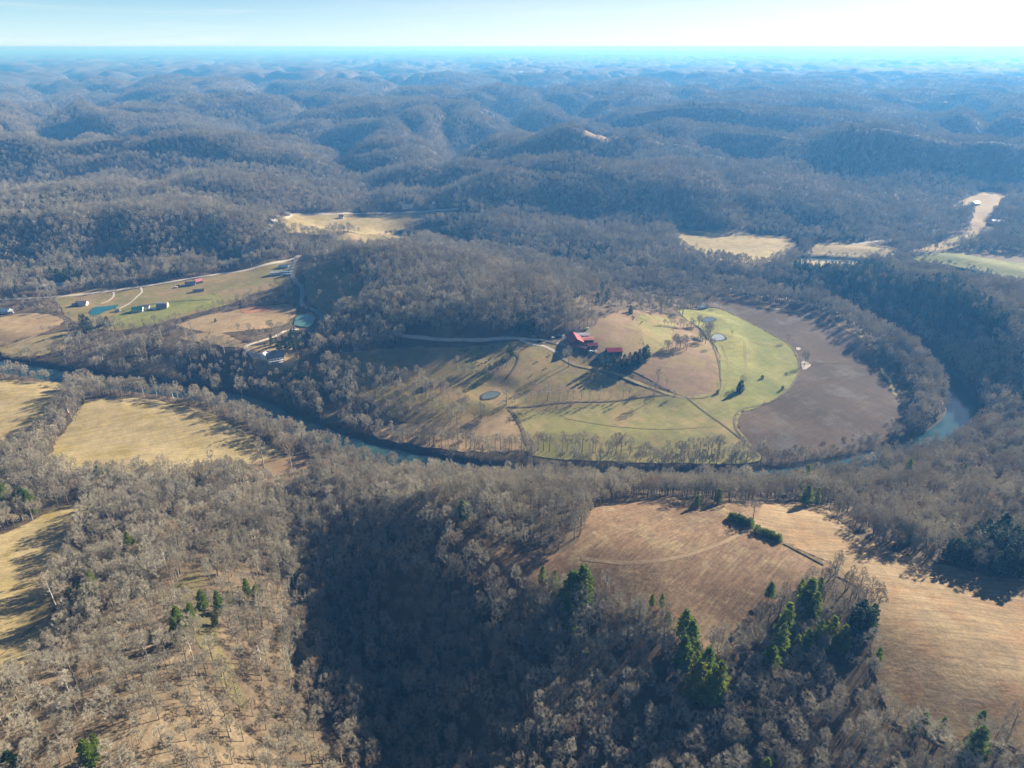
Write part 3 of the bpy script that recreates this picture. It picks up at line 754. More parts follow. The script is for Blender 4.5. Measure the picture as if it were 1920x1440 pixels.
# poles
def pole(px, py, h, label, group=None, arms=True, mat='wood', r=.17):
    x, y, z = hit3(px, py); e = empty('utility_pole', x, y, z, R(30)); tag(e, label, 'pole', group)
    m = MB(); m.cyl((0, 0, -1), r, h + 1, 8, 'z', r * .7); m.build('pole', B[mat], e)
    if arms:
        a = MB(); a.box(-1.3, 1.3, r, r + .14, h - 1.0, h - .82); ao = a.build('crossarm', B[mat], e)
        for xx in (-1.2, -.4, .4, 1.2):
            i_ = MB(); i_.cyl((xx, r + .07, h - .82), .06, .22, 6); i_.build('insulator', B['gwall'], ao)
    CLEAR.append((x, y, 3))
pole(1139.5, 711, 9, 'wooden utility pole standing by the farm track below the cedar belt')
pole(201, 553.5, 10, 'left of two utility poles between valley road and teal pond')
pole(219, 553.5, 10, 'right of two utility poles between valley road and teal pond')
pole(868, 641, 9, 'utility pole on the barn lane at the edge of the wood')
pole(758, 384, 26, 'tall pale mast above the distant white house', None, False, 'steel', .45)

# vehicles
def car_proto(paint, truck=False):
    e = empty('parked_car' if not truck else 'pickup_truck', 0, 0, 0)
    m = MB(); m.prism([(-2.2, .35), (2.15, .35), (2.25, .62), (2.1, .85), (.95, .95), (.45, 1.45), (-1.2, 1.48) if not truck else (-.55, 1.5), (-1.9, .98) if not truck else (-.7, .98), (-2.25, .92)][::-1], -.88, .88)
    for v in m.v: v.x, v.y = v.y, -v.x
    m.build('body', paint, e)
    w_ = MB()
    for s in (-1, 1): w_.hexa([(.3, s * .86, 1.0), (-1.1 if not truck else -.5, s * .86, 1.0), (-1.1 if not truck else -.5, s * .895, 1.0), (.3, s * .895, 1.0), (.2, s * .86, 1.38), (-1.0 if not truck else -.5, s * .86, 1.38), (-1.0 if not truck else -.5, s * .895, 1.38), (.2, s * .895, 1.38)])
    w_.hexa([(.99, -.75, .97), (1.01, -.75, .99), (1.01, .75, .99), (.99, .75, .97), (.5, -.7, 1.42), (.53, -.7, 1.46), (.53, .7, 1.46), (.5, .7, 1.42)])
    w_.build('window', B['glass'], e)
    for sx in (-1.35, 1.4):
        for s in (-1, 1):
            k = MB(); k.cyl((sx, s * .82, .34), .34, .24, 10, 'y'); k.build('wheel', B['black'], e)
    return e
paints = {k: metal_roof(k + '_paint', c) for k, c in dict(white=(.8,.8,.8), black=(.02,.02,.025), silver=(.55,.56,.58), blue=(.08,.16,.32), red=(.4,.04,.03)).items()}
CARS = {}
def car(px, py, rot, paint, label, truck=False, group=None):
    x, y, z = hit3(px, py)
    k = (paint, truck)
    if k not in CARS: CARS[k] = car_proto(paints[paint], truck); e = CARS[k]
    else: e = copy_tree(CARS[k])
    e.location = (x, y, z + .75); e.rotation_euler = (0, 0, rot); e.scale = (1.15,) * 3
    tag(e, label, 'truck' if truck else 'car', group)
car(1037, 635.5, R(10), 'white', 'white car parked beside the barn lane before the farmyard')
car(1056, 631, R(60), 'white', 'white pickup at the left corner of the big red barn', True)
car(1001, 633.5, R(5), 'silver', 'silver car at the lane, farthest left of the farm vehicles')
car(1029, 635.5, R(15), 'black', 'black car left of the white car on the barn lane')
car(1044, 633.5, R(25), 'black', 'black pickup just right of the white car on the barn lane', True)
car(1050, 632, R(20), 'blue', 'blue car in the row of vehicles left of the big red barn')
car(1077, 622, R(10), 'black', 'black car parked behind the barns at the wood edge')
car(1100, 617.5, R(10), 'white', 'white car farthest up behind the barns')
car(1108, 661, R(20), 'white', 'white car in the yard below the wine red roofed shed')
car(1117, 661, R(80), 'silver', 'silver pickup in the yard below the wine red roofed shed', True)
car(1012, 642, R(10), 'black', 'black car on the grass between barn lane and farm track')
car(335, 537.5, R(20), 'black', 'black car on the driveway left of the long dark blue hall')
car(343, 537, R(30), 'silver', 'silver car on the driveway left of the long dark blue hall')
car(330, 540, R(10), 'white', 'white car at the end of the driveway by the valley road')
car(491, 671.5, R(50), 'silver', 'silver car in the yard of the white gabled house')
car(548, 506, R(80), 'blue', 'blue car at the top of the gravel lane')
x, y, z = hit3(1086, 648.5)
e = empty('box_trailer', x, y, z + .5, R(8)); tag(e, 'white box trailer in front of the red barns', 'trailer')
m = MB(); m.prism([(-1.3, .7), (1.3, .7), (1.3, 2.9), (.9, 3.25), (-.9, 3.25), (-1.3, 2.9)], -5, 5); m.build('body', paints['white'], e)
m = MB(); m.box(5.0, 6.6, -.12, .12, .6, .8); m.build('hitch', B['steel'], e)
for sx in (-2.2, -1.0):
    for s in (-1, 1): k = MB(); k.cyl((sx, s * 1.1, .45), .45, .3, 10, 'y'); k.build('wheel', B['black'], e)

# cattle: one continuous body each
def cow_mesh(name, mat, graze):
    m = MB()
    rings = [(-1.15, 1.05, .12, .16), (-1.0, 1.08, .30, .34), (-.6, 1.02, .36, .42), (0, .98, .38, .46), (.5, 1.02, .36, .44), (.85, 1.12, .26, .32), (1.1, 1.15 if not graze else .85, .17, .22), (1.35, 1.3 if not graze else .5, .13, .16), (1.62, 1.22 if not graze else .22, .11, .12), (1.78, 1.15 if not graze else .12, .07, .07)]
    n = 8
    for x_, z_, rw, rh in rings:
        for k in range(n): a = 2 * math.pi * k / n; m.v.append(Vector((x_, rw * math.cos(a), z_ + rh * math.sin(a))))
    for i in range(len(rings) - 1):
        for k in range(n): m.f.append((i * n + k, i * n + (k + 1) % n, (i + 1) * n + (k + 1) % n, (i + 1) * n + k))
    m.f.append(tuple(range(n))[::-1]); b = (len(rings) - 1) * n; m.f.append(tuple(range(b, b + n)))
    for sx in (-.85, .65):
        for s in (-1, 1):
            m.cyl((sx, s * .22, 0), .07, .45, 6, 'z', .09); m.cyl((sx, s * .22, .43), .09, .5, 6, 'z', .16)
    m.cyl((-1.16, 0, .45), .03, .65, 5, 'z', .045)
    me = bpy.data.meshes.new(name); me.from_pydata([tuple(v) for v in m.v], [], m.f); me.materials.append(mat); me.update(); return me
cows = [cow_mesh('cow', B['hide'], True), cow_mesh('cow', B['hide'], False), cow_mesh('cow', B['hide2'], True)]
CZ = [(1270,190),(1298,186),(1335,178),(1310,195),(1450,165),(1553,160),(1562,154),(1640,165),(1410,262),(1360,215),(1402,292),(1360,300),(1455,305),(1515,275),(1520,310),(1590,312),(1618,305),(1640,290),(1665,286),(1690,272),(1630,325),(1380,120),(1415,130),(1350,145),(1320,120),(1285,160),(1480,230),(1560,240)]
CP2 = [(1179,592),(1186,595),(1187,600),(1182,589),(1188,597),(1203,606)]
for i, (a, b) in enumerate([(600 + p / 4.8, 620 + q / 4.8) for p, q in CZ] + CP2 + [(1006,680),(1023,692),(997,705),(1030,668)]):
    x, y, z = hit3(a, b)
    o = bpy.data.objects.new('cow', cows[2 if i % 7 == 3 else i % 2]); COL.objects.link(o); o.location = (x, y, z + .35); o.rotation_euler = (0, 0, random.uniform(0, 6.28)); o.scale = (1.1,) * 3
    if i < len(CZ): tag(o, 'dark cow grazing in the herd of the hill pasture above the thicket', 'cow', 'cattle herd on the hill pasture')
    elif i < len(CZ) + 6: tag(o, 'dark cow of the small herd at the top of the brown knoll', 'cow', 'small herd on the brown knoll')
    else: tag(o, 'dark cow apart from the herd on the slope below the farm track', 'cow', 'scattered cattle below the farm track')
# ------------------------------------------------------------------ bare trees
def rand_mat(name, stops, rough=.9, noise_scale=None):
    m, nt, bs = new_mat(name)
    oi = nt.nodes.new('ShaderNodeObjectInfo')
    col = ramp(nt, oi.outputs['Random'], stops)
    if noise_scale:
        n = noise(nt, pos(nt), noise_scale, 3, .6)
        col = mixc(nt, 1.0, col, ramp(nt, n, [(.3, (.72,.72,.72)), (.7, (1.28,1.28,1.28))]), 'MULTIPLY')
    nt.links.new(col, bs.inputs['Base Color']); bs.inputs['Roughness'].default_value = rough
    bs.inputs['Specular IOR Level'].default_value = .1
    return m
M_twig = rand_mat('bare_twigs', [(0, (.34,.30,.225)), (.25, (.50,.455,.35)), (.5, (.41,.365,.285)), (.8, (.56,.515,.41)), (.93, (.45,.375,.28)), (1, (.40,.29,.19))], .9, .02)
M_bark = rand_mat('grey_bark', [(0, (.15,.125,.10)), (.5, (.20,.17,.14)), (1, (.27,.235,.20))])
M_pale = rand_mat('pale_bark', [(0, (.26,.23,.20)), (.7, (.36,.33,.29)), (.9, (.62,.58,.52)), (1, (.68,.64,.58))])
M_needle = rand_mat('pine_needles', [(0, (.14,.22,.03)), (.35, (.25,.32,.04)), (.7, (.18,.26,.04)), (1, (.31,.34,.05))], .7, .12)
M_dneedle = rand_mat('dark_needles', [(0, (.026,.060,.026)), (.5, (.042,.082,.032)), (1, (.07,.115,.035))], .7, .1)
for m_, f_ in ((M_needle, .52), (M_dneedle, .30)):      # sun glows through the needles
    nt = m_.node_tree; bs = nt.nodes['Principled BSDF']; out = nt.nodes['Material Output']
    tr = nt.nodes.new('ShaderNodeBsdfTranslucent'); mx = nt.nodes.new('ShaderNodeMixShader'); mx.inputs[0].default_value = f_
    nt.links.new(bs.inputs['Base Color'].links[0].from_socket, tr.inputs['Color'])
    nt.links.new(bs.outputs[0], mx.inputs[1]); nt.links.new(tr.outputs[0], mx.inputs[2]); nt.links.new(mx.outputs[0], out.inputs['Surface'])
M_shrub = rand_mat('brush_twigs', [(0, (.13,.095,.075)), (.5, (.19,.14,.105)), (1, (.24,.185,.14))], .9, .05)

class Geo:
    def __init__(s): s.v = []; s.f = []
    def tube(s, pts, rad, n):
        b = len(s.v)
        for i, (p, r) in enumerate(zip(pts, rad)):
            t = pts[min(i + 1, len(pts) - 1)] - pts[max(i - 1, 0)]
            t = t.normalized(); a = t.orthogonal().normalized(); c = t.cross(a)
            for k in range(n):
                an = 2 * math.pi * k / n
                s.v.append(p + (a * math.cos(an) + c * math.sin(an)) * r)
        for i in range(len(pts) - 1):
            for k in range(n):
                s.f.append((b + i * n + k, b + i * n + (k + 1) % n, b + (i + 1) * n + (k + 1) % n, b + (i + 1) * n + k))
    def twig(s, p, d, l, w, rnd):
        d = d.normalized()
        a = d.cross(Vector((rnd.gauss(0, 1), rnd.gauss(0, 1), rnd.gauss(0, 1)))).normalized()
        b = len(s.v)
        s.v += [p - a * w * .5, p + a * w * .5, p + d * l]
        s.f.append((b, b + 1, b + 2))
    def fan(s, p, d, l, w, rnd):
        """a needle spray: bent little leaf-shaped quad"""
        d = d.normalized()
        a = d.cross(Vector((rnd.gauss(0, .5), rnd.gauss(0, .5), 1 + rnd.gauss(0, .4)))).normalized()
        b = len(s.v)
        m = p + d * l * .55 + Vector((0, 0, rnd.uniform(-.1, .2) * l))
        s.v += [p, m - a * w * .5, p + d * l + Vector((0, 0, -.12 * l)), m + a * w * .5]
        s.f.append((b, b + 1, b + 2, b + 3))

def rv(rnd, s=1.0): return Vector((rnd.gauss(0, s), rnd.gauss(0, s), rnd.gauss(0, s)))

def bare_tree(seed, Ht, Rc, limbs, subs, tw, tl, tww, base=.32, lod=0):
    rnd = random.Random(seed)
    T, C = Geo(), Geo()
    lean = Vector((rnd.gauss(0, .03), rnd.gauss(0, .03), 0))
    tp = lambda h: Vector((0, 0, h)) + lean * h * (1 + .3 * math.sin(h * .5))
    r0 = .017 * Ht
    hs = [-.8, .15 * Ht, .4 * Ht, .62 * Ht, .82 * Ht]
    T.tube([tp(h) for h in hs], [r0 * 1.25, r0, r0 * .8, r0 * .5, r0 * .18], 5 if lod == 0 else 3)
    cz, rz = (base + 1) / 2 * Ht, (1 - base) / 2 * Ht
    az = rnd.uniform(0, 6); LP = [(tp(h), r0 * .4, Vector((0, 0, 1))) for h in (.5 * Ht, .65 * Ht, .8 * Ht)]
    for i in range(limbs):
        f = (i + .5) / limbs
        hh = Ht * (base * .85 + (.74 - base * .85) * f + rnd.uniform(-.03, .03))
        az += 2.4 + rnd.uniform(-.4, .4)
        el = R(18 + 50 * f + rnd.uniform(-10, 10))
        # end on the crown ellipsoid
        d = Vector((math.cos(az) * math.cos(el), math.sin(az) * math.cos(el), math.sin(el)))
        p0 = tp(hh)
        lo, hi = 0.0, Ht
        for _ in range(14):
            mid = (lo + hi) / 2; q = p0 + d * mid
            e = (q.x**2 + q.y**2) / Rc**2 + ((q.z - cz) / rz)**2
            if e < 1: lo = mid
            else: hi = mid
        L = max(lo, .18 * Ht) * rnd.uniform(.78, 1.03)
        bend = Vector((0, 0, 1)) * L * .10
        pts = [p0, p0 + d * L * .35 + rv(rnd, .03 * L) - bend * .4, p0 + d * L * .7 + rv(rnd, .04 * L), p0 + d * L + bend]
        rr = r0 * (.50 - .2 * f)
        (T if lod == 0 else T).tube(pts, [rr, rr * .7, rr * .42, rr * .12], 3)
        def on(t):
            a = t * 3; k = min(int(a), 2); return pts[k].lerp(pts[k + 1], a - k)
        for q_ in range(9): LP.append((on(.2 + .8 * q_ / 8), rr * (1 - .8 * q_ / 8), d))
    # branches reach out to evenly spread points of the crown's dome, twigs fan out from them
    for j in range(subs):
        u = rnd.uniform(-.55, 1.0); a = 2.39996 * j + rnd.uniform(-.5, .5); rad = rnd.uniform(.55, 1.0) ** .6
        lump = 1 + .16 * math.sin(3 * a + seed) + rnd.uniform(-.10, .10)
        g = Vector((Rc * math.sqrt(max(0, 1 - u * u)) * math.cos(a), Rc * math.sqrt(max(0, 1 - u * u)) * math.sin(a), rz * u)) * rad * lump + Vector((0, 0, cz))
        o_, r_, _d = min(LP, key=lambda w: (w[0] - g).length + .5 * max(0, w[0].z - g.z))
        v = g - o_; l2 = v.length
        if l2 < .2: continue
        mid = o_ + v * .5 + Vector((0, 0, .08 * l2)) + rv(rnd, .06 * l2)
        if lod == 0: C.tube([o_, mid, g], [max(.035, r_ * .45), max(.025, r_ * .28), .015], 3)
        elif lod == 1: C.twig(o_, v, l2, max(.10, r_ * .9), rnd)
        out = (g - Vector((0, 0, cz - .3 * rz))).normalized()
        for k in range(tw):
            t = rnd.uniform(.15, 1.0)
            q = o_.lerp(mid, t * 2) if t < .5 else mid.lerp(g, t * 2 - 1)
            d3 = (out * .7 + v.normalized() * .4 + rv(rnd, .55) + Vector((0, 0, .22))).normalized()
            C.twig(q + rv(rnd, .08), d3, tl * rnd.uniform(.6, 1.3), tww * rnd.uniform(.7, 1.3), rnd)
    return T, C

def pine_tree(seed, Ht, Rc, whorls, per, sprays, base=.18, top=.06, sl=1.5, droop=-.1):
    """evergreen: whorls of limbs, each carrying needle sprays, uneven outline"""
    rnd = random.Random(seed)
    T, C = Geo(), Geo()
    r0 = .016 * Ht
    T.tube([Vector((0, 0, -.8)), Vector((0, 0, .5 * Ht)), Vector((0, 0, .96 * Ht))], [r0 * 1.2, r0 * .7, r0 * .12], 5)
    for i in range(whorls):
        f = i / (whorls - 1)
        h = Ht * (base + (.97 - base) * f)
        prof = (math.sin(math.pi * min(1, .18 + .34 * (1 - f) ** .0 * 1 + .0)) if False else 1) * ((1 - f) ** .75 * (1 - .35 * (1 - f) ** 4) + top)
        a0 = rnd.uniform(0, 6)
        for j in range(per):
            if rnd.random() < .12: continue
            a = a0 + 2 * math.pi * j / per + rnd.uniform(-.35, .35)
            L = Rc * prof * rnd.uniform(.65, 1.18)
            d = Vector((math.cos(a), math.sin(a), droop + .35 * f + rnd.uniform(-.12, .12)))
            p0 = Vector((0, 0, h + rnd.uniform(-.02, .02) * Ht))
            T.tube([p0, p0 + d * L * .9], [r0 * .25 * (1 - f) + .03, .02], 3)
            for k in range(sprays):
                t = .25 + .75 * (k + rnd.random()) / sprays
                side = Vector((-d.y, d.x, 0)) * rnd.uniform(-.9, .9)
                dd = d * rnd.uniform(.4, 1) + side + Vector((0, 0, rnd.uniform(-.15, .35)))
                C.fan(p0 + d * L * t + rv(rnd, .12), dd, sl * rnd.uniform(.6, 1.2) * (.6 + .5 * (1 - f)), sl * .62 * rnd.uniform(.7, 1.2), rnd)
    for k in range(6): C.fan(Vector((0, 0, Ht * .93)), Vector((rnd.gauss(0, .3), rnd.gauss(0, .3), 1)), sl * .8, sl * .4, rnd)
    return T, C

def shrub(seed, Ht, Rc, n, w):
    rnd = random.Random(seed); T, C = Geo(), Geo()
    for i in range(5):
        a = rnd.uniform(0, 6.28); p = Vector((math.cos(a), math.sin(a), 0)) * Rc * .2
        T.tube([p - Vector((0, 0, .3)), p * 2.2 + Vector((0, 0, Ht * .6))], [.09, .03], 3)
    for i in range(n):
        a = rnd.uniform(0, 6.28); r = Rc * math.sqrt(rnd.random()) * .8; z = Ht * rnd.uniform(.05, .75) * (1 - .4 * (r / Rc) ** 2)
        C.twig(Vector((math.cos(a) * r, math.sin(a) * r, z)), Vector((math.cos(a) * .5, math.sin(a) * .5, rnd.uniform(.2, 1.2))) + rv(rnd, .4), rnd.uniform(.8, 1.7) * Ht * .35, w, rnd)
    return T, C

def to_mesh(name, geos, mats):
    V, Fc, mi = [], [], []
    for k, g in enumerate(geos):
        b = len(V); V += [tuple(v) for v in g.v]; Fc += [tuple(i + b for i in f) for f in g.f]; mi += [k] * len(g.f)
    me = bpy.data.meshes.new(name); me.from_pydata(V, [], Fc)
    for m in mats: me.materials.append(m)
    me.polygons.foreach_set('material_index', mi); me.update()
    return me

PROTO = {}
def proto(key, T, C, mt, mc):
    PROTO[key] = (to_mesh('trunk', [T], [mt]), to_mesh('crown', [C], [mc]), to_mesh('tree', [T, C], [mt, mc]))

for i in range(5):
    s = 100 + i; Ht = [17, 19, 16, 20, 18][i]; Rc = [4.0, 4.5, 3.7, 4.2, 4.9][i]
    b = [.34, .40, .30, .44, .36][i]
    proto(('bare', 0, i), *bare_tree(s, Ht, Rc, 11, 120, 26, 1.15, .052, b, 0), M_bark, M_twig)
    proto(('bare', 1, i), *bare_tree(s, Ht, Rc, 8, 70, 20, 1.3, .12, b, 1), M_bark, M_twig)
    proto(('bare', 2, i), *bare_tree(s, Ht, Rc, 6, 42, 11, 1.55, .30, b, 2), M_bark, M_twig)
for i in range(3):
    s = 200 + i; Ht = [21, 19, 23][i]; Rc = [2.9, 3.1, 3.4][i]
    proto(('tall', 0, i), *bare_tree(s, Ht, Rc, 9, 90, 22, 1.05, .048, .42, 0), M_pale, M_twig)
    proto(('tall', 1, i), *bare_tree(s, Ht, Rc, 7, 54, 18, 1.2, .11, .42, 1), M_pale, M_twig)
    proto(('tall', 2, i), *bare_tree(s, Ht, Rc, 5, 32, 11, 1.45, .27, .42, 2), M_pale, M_twig)
for i in range(4):
    proto(('pine', 0, i), *pine_tree(300 + i, [17, 20, 15, 18][i], [3.2, 3.4, 3.4, 2.8][i], 17, 8, 16, sl=1.0), M_bark, M_needle)
    proto(('dark', 0, i), *pine_tree(320 + i, [15, 18, 13, 16][i], [3.8, 4.2, 3.7, 3.4][i], 13, 7, 12, .12, .1, 1.25), M_bark, M_dneedle)
for i in range(3):
    proto(('cedar', 0, i), *pine_tree(340 + i, [5.5, 4.8, 6.2][i], [2.3, 2.5, 2.4][i], 9, 7, 8, .06, .25, 1.0, .1), M_bark, M_needle)
    proto(('dcedar', 0, i), *pine_tree(350 + i, [6.5, 5.8, 7.2][i], [2.5, 2.6, 2.5][i], 9, 7, 8, .06, .2, 1.1, .1), M_bark, M_dneedle)
    proto(('shrub', 0, i), *shrub(360 + i, [3.2, 2.6, 3.8][i], [2.2, 2.0, 2.4][i], 130, .12), M_bark, M_shrub)

# ------------------------------------------------------------------ single trees: a thing with trunk and crown
def plant(key, x, y, rz, sc, name, label, cat, group, hs=1.0, z=None):
    tm, cm, _ = PROTO[key]
    e = bpy.data.objects.new(name, None); COL.objects.link(e); e.empty_display_size = .5
    e.location = (x, y, float(hz(x, y)) if z is None else z); e.rotation_euler = (0, 0, rz); e.scale = (sc, sc, sc * hs)
    for nm, m in (('trunk', tm), ('crown', cm)):
        o = bpy.data.objects.new(nm, m); COL.objects.link(o); o.parent = e
    tag(e, label, cat, group)
    return e

TAKEN = []     # (x, y, r) ground already used by single trees
PINES = []     # (px, py centre of the crown, height px, kind, label, group)
def pines(pts, kind, label, group): 
    for p in pts: PINES.append((*p, kind, label, group))
pines([(1092,1112,66),(1072,1120,58)], 'pine', 'tallest bright green pine on the rim below the brown field', 'two tall pines on the rim of the brown field')
pines([(1062,1150,55),(1068,1172,44),(1052,1138,50)], 'pine', 'slim green pine just downhill of the tallest rim pines', 'slim pines below the rim')
pines([(1040,1092,32),(1017,1086,30)], 'pine', 'small thin stemmed pine at the southern edge of the brown field', 'thin pines at the field edge')
pines([(1290,1215,60),(1282,1180,48),(1277,1240,58),(1291,1195,40)], 'pine', 'yellow green pine in the upper part of the pine clump on the dark slope', 'upper clump of pines on the dark slope')
pines([(1318,1268,70),(1343,1288,70),(1304,1290,66),(1330,1300,60),(1300,1258,50)], 'pine', 'big bright pine in the lower clump on the dark wooded slope', 'lower clump of pines on the dark slope')
pines([(1466,1184,58),(1456,1222,62),(1436,1258,50)], 'pine', 'slender light green pine in a line among bare trees near the straw field', 'line of slender pines near the straw field')
pines([(1510,1128,48),(1522,1146,50),(1498,1112,32),(1532,1110,34),(1514,1160,42),(1502,1140,40)], 'pine', 'green pine in the knot of evergreens below the brown field corner', 'pines below the brown field corner')
pines([(1530,1196,42),(1552,1198,46),(1574,1208,46),(1580,1216,40),(1508,1212,40),(1490,1216,36),(1542,1210,36)], 'pine', 'rounded green pine in the thick row west of the straw field', 'thick row of pines west of the straw field')
pines([(1608,1158,44),(1630,1162,40),(1600,1180,44),(1622,1178,38),(1590,1190,40)], 'dark', 'dark green pine crowded at the corner of the straw field', 'dark pines at the straw field corner')
pines([(1641,1240,32)], 'pine', 'lone dark green pine on the western edge of the straw field', None)
pines([(1442,1112,26)], 'pine', 'small round evergreen on the south edge of the brown field', None)
pines([(1812,1424,56)], 'pine', 'bright yellow green pine at the bottom right below the straw field', None)
pines([(1724,1366,32),(1760,1370,30),(1700,1376,24),(1835,1352,24)], 'pine', 'small pine along the southern edge of the straw field', 'small pines along the southern edge of the straw field')
pines([(1506,906,44)], 'pine', 'tall green pine standing above the bare trees north of the brown field', None)
pines([(1510,935,34),(1498,925,30),(1530,935,28)], 'pine', 'lower green pine beside the bare wood north of the straw field', 'lower pines north of the straw field')
pines([(1697,890,34)], 'pine', 'light green pine alone in the bare wood south of the river bend', None)
pines([(1800,896,30)], 'pine', 'small green pine alone in the bare wood at the right', None)
pines([(1346,935,24),(1306,942,22)], 'pine', 'small pine at the northern edge of the brown field', 'small pines at the northern edge of the brown field')
pines([(1705,1005,26),(1700,998,30)], 'pine', 'green pine half hidden at the edge of the wood above the straw field', 'half hidden pines above the straw field')
pines([(1785,1040,34),(1800,1042,36),(1818,1045,34),(1832,1048,32),(1778,1036,28),(1810,1036,30),(1845,1020,46),(1866,1030,44),(1882,1050,42),(1890,1022,46),(1905,1040,44),(1880,1062,34),(1862,1062,36),(1900,1066,36),(1915,1015,48),(1840,1005,44),(1870,1005,46),(1915,1062,38),(1820,1012,40)], 'dark',
      'dense dark green pine in the grove at the right edge above the straw field', 'grove of dark pines above the straw field')
pines([(180,1108,40)], 'pine', 'green pine in the pale trees right of the grass field', None)
pines([(160,1122,38),(140,1128,30),(170,1130,30)], 'dark', 'dull green pine low among the pale trees by the grass field', 'dull pines by the grass field')
pines([(364,1160,42)], 'pine', 'dense green pine at the top of the shaded grass strip', None)
pines([(340,1170,44),(336,1190,38),(348,1184,36)], 'pine', 'yellow green pine left of the shaded grass strip', 'pines left of the shaded grass strip')
pines([(414,1138,38),(404,1164,24),(382,1130,28),(432,1125,24)], 'pine', 'small pine among bare trees right of the grass strip', 'small pines right of the grass strip')
pines([(484,1120,32),(466,1108,34)], 'pine', 'light pine on the rim of the dark ravine', 'pines on the rim of the dark ravine')
pines([(172,1425,36),(186,1404,30)], 'pine', 'bright green pine at the bottom left among bare trees', 'pines at the bottom left')
pines([(28,1438,28)], 'dark', 'dark green evergreen in the bottom left corner', None)
pines([(250,1032,38),(262,1036,36),(238,1038,30),(272,1040,28)], 'pine', 'yellow green pine in the clump among bare trees below the hay meadow', 'clump of pines below the hay meadow')
pines([(62,950,40),(50,940,34),(18,938,36),(8,948,36),(36,945,30)], 'pine', 'green pine on the left edge above the grass field', 'pines on the left edge above the grass field')
pines([(190,896,26),(204,880,18),(198,938,22)], 'pine', 'small pine in the wood below the hay meadow', 'small pines below the hay meadow')
pines([(869,962,36)], 'pine', 'light green pine at the left tip of the brown field', None)
pines([(1430,1455,40),(1240,1130,24),(1222,1128,22),(1250,1165,28)], 'pine', 'small pine scattered along the top of the dark slope', 'small pines on the top of the dark slope')
# farm and valley evergreens
pines([(1128,676,20),(1138,680,20),(1150,679,22),(1160,680,22),(1170,678,22),(1180,676,24),(1190,674,24),(1198,670,26),(1206,668,22),(1212,664,24),(1174,684,20),(1186,682,20),(1200,678,20),(1164,686,18),(1150,686,18)], 'dark',
      'dark cedar in the thick belt below the red roofed sheds', 'belt of dark cedars below the farm')
pines([(956,658,22),(960,662,18)], 'dark', 'dark cedar beside the track through the hill pasture', 'dark cedars beside the pasture track')
pines([(1388,726,22),(1384,729,18)], 'dark', 'dark bushy cedar standing alone in the upper green meadow', 'lone cedars of the upper green meadow')
pines([(1182,581,12),(1184,585,10)], 'dark', 'dark cedar at the top of the brown knoll', 'cedars on top of the brown knoll')
pines([(962,608,26),(980,610,28),(992,612,24),(970,615,22),(1000,614,20)], 'dark', 'green pine at the foot of the wooded hill left of the farm', 'pines at the foot of the wooded hill')
pines([(1128,545,22),(1140,552,20),(1120,560,18),(1080,552,16),(1046,560,16),(1135,560,18)], 'dark', 'green pine on the right shoulder of the wooded hill', 'pines on the right shoulder of the wooded hill')
pines([(163,610,24),(155,606,18),(170,612,20),(192,606,16),(204,608,18),(186,608,14),(198,604,12)], 'dark', 'dark green evergreen in the thicket below the blue pond', 'evergreens below the blue pond')
pines([(510,640,16),(520,643,18),(532,640,16),(545,636,20),(556,640,18),(540,648,20),(555,650,20),(566,646,18),(525,650,16),(575,640,14),(548,630,18),(552,622,14)], 'dark', 'green evergreen in the thicket behind the white house', 'evergreens behind the white house')
pines([(540,706,24),(556,712,26),(570,715,26),(580,722,24),(590,716,22),(562,726,24),(550,722,22),(604,736,20),(548,700,18)], 'dark', 'dark evergreen between the white house and the river', 'evergreens between the white house and the river')
pines([(290,640,12),(300,636,14),(280,645,14),(298,644,12)], 'dark', 'yellow green evergreen in the valley brush', 'evergreens in the valley brush')
pines([(562,578,10),(570,580,10),(578,582,9),(452,574,10),(404,601,7)], 'dark', 'small dark cedar by the valley lane', 'small cedars by the valley lane')
pines([(100,518,20),(112,522,20),(126,520,22),(138,516,20),(150,520,18),(250,505,18),(262,508,18),(275,506,18),(330,510,16),(345,508,16),(500,450,20),(510,446,18),(516,455,16)], 'dark', 'dark pine at the foot of the left hill above the valley road', 'pines at the foot of the left hill')

for px, py, hp, kind, label, group in PINES:
    x, y = hit(px, py + hp * .42)
    z = float(hz(x, y)); dist = math.hypot(math.hypot(x, y), CAMZ - z)
    hreal = hp * dist / F / math.cos(math.asin((CAMZ - z) / dist)) * .98
    i = random.randrange(4)
    base = [17, 20, 15, 18][i] if kind == 'pine' else [15, 18, 13, 16][i]
    hreal = min(max(hreal, 3.5), 24)
    s = hreal / base
    e = plant((kind, 0, i), x, y, random.uniform(0, 6.28), s * random.uniform(1.15, 1.4), 'pine_tree', label, 'pine tree', group, .85)
    TAKEN.append((x, y, 3.0 * s))

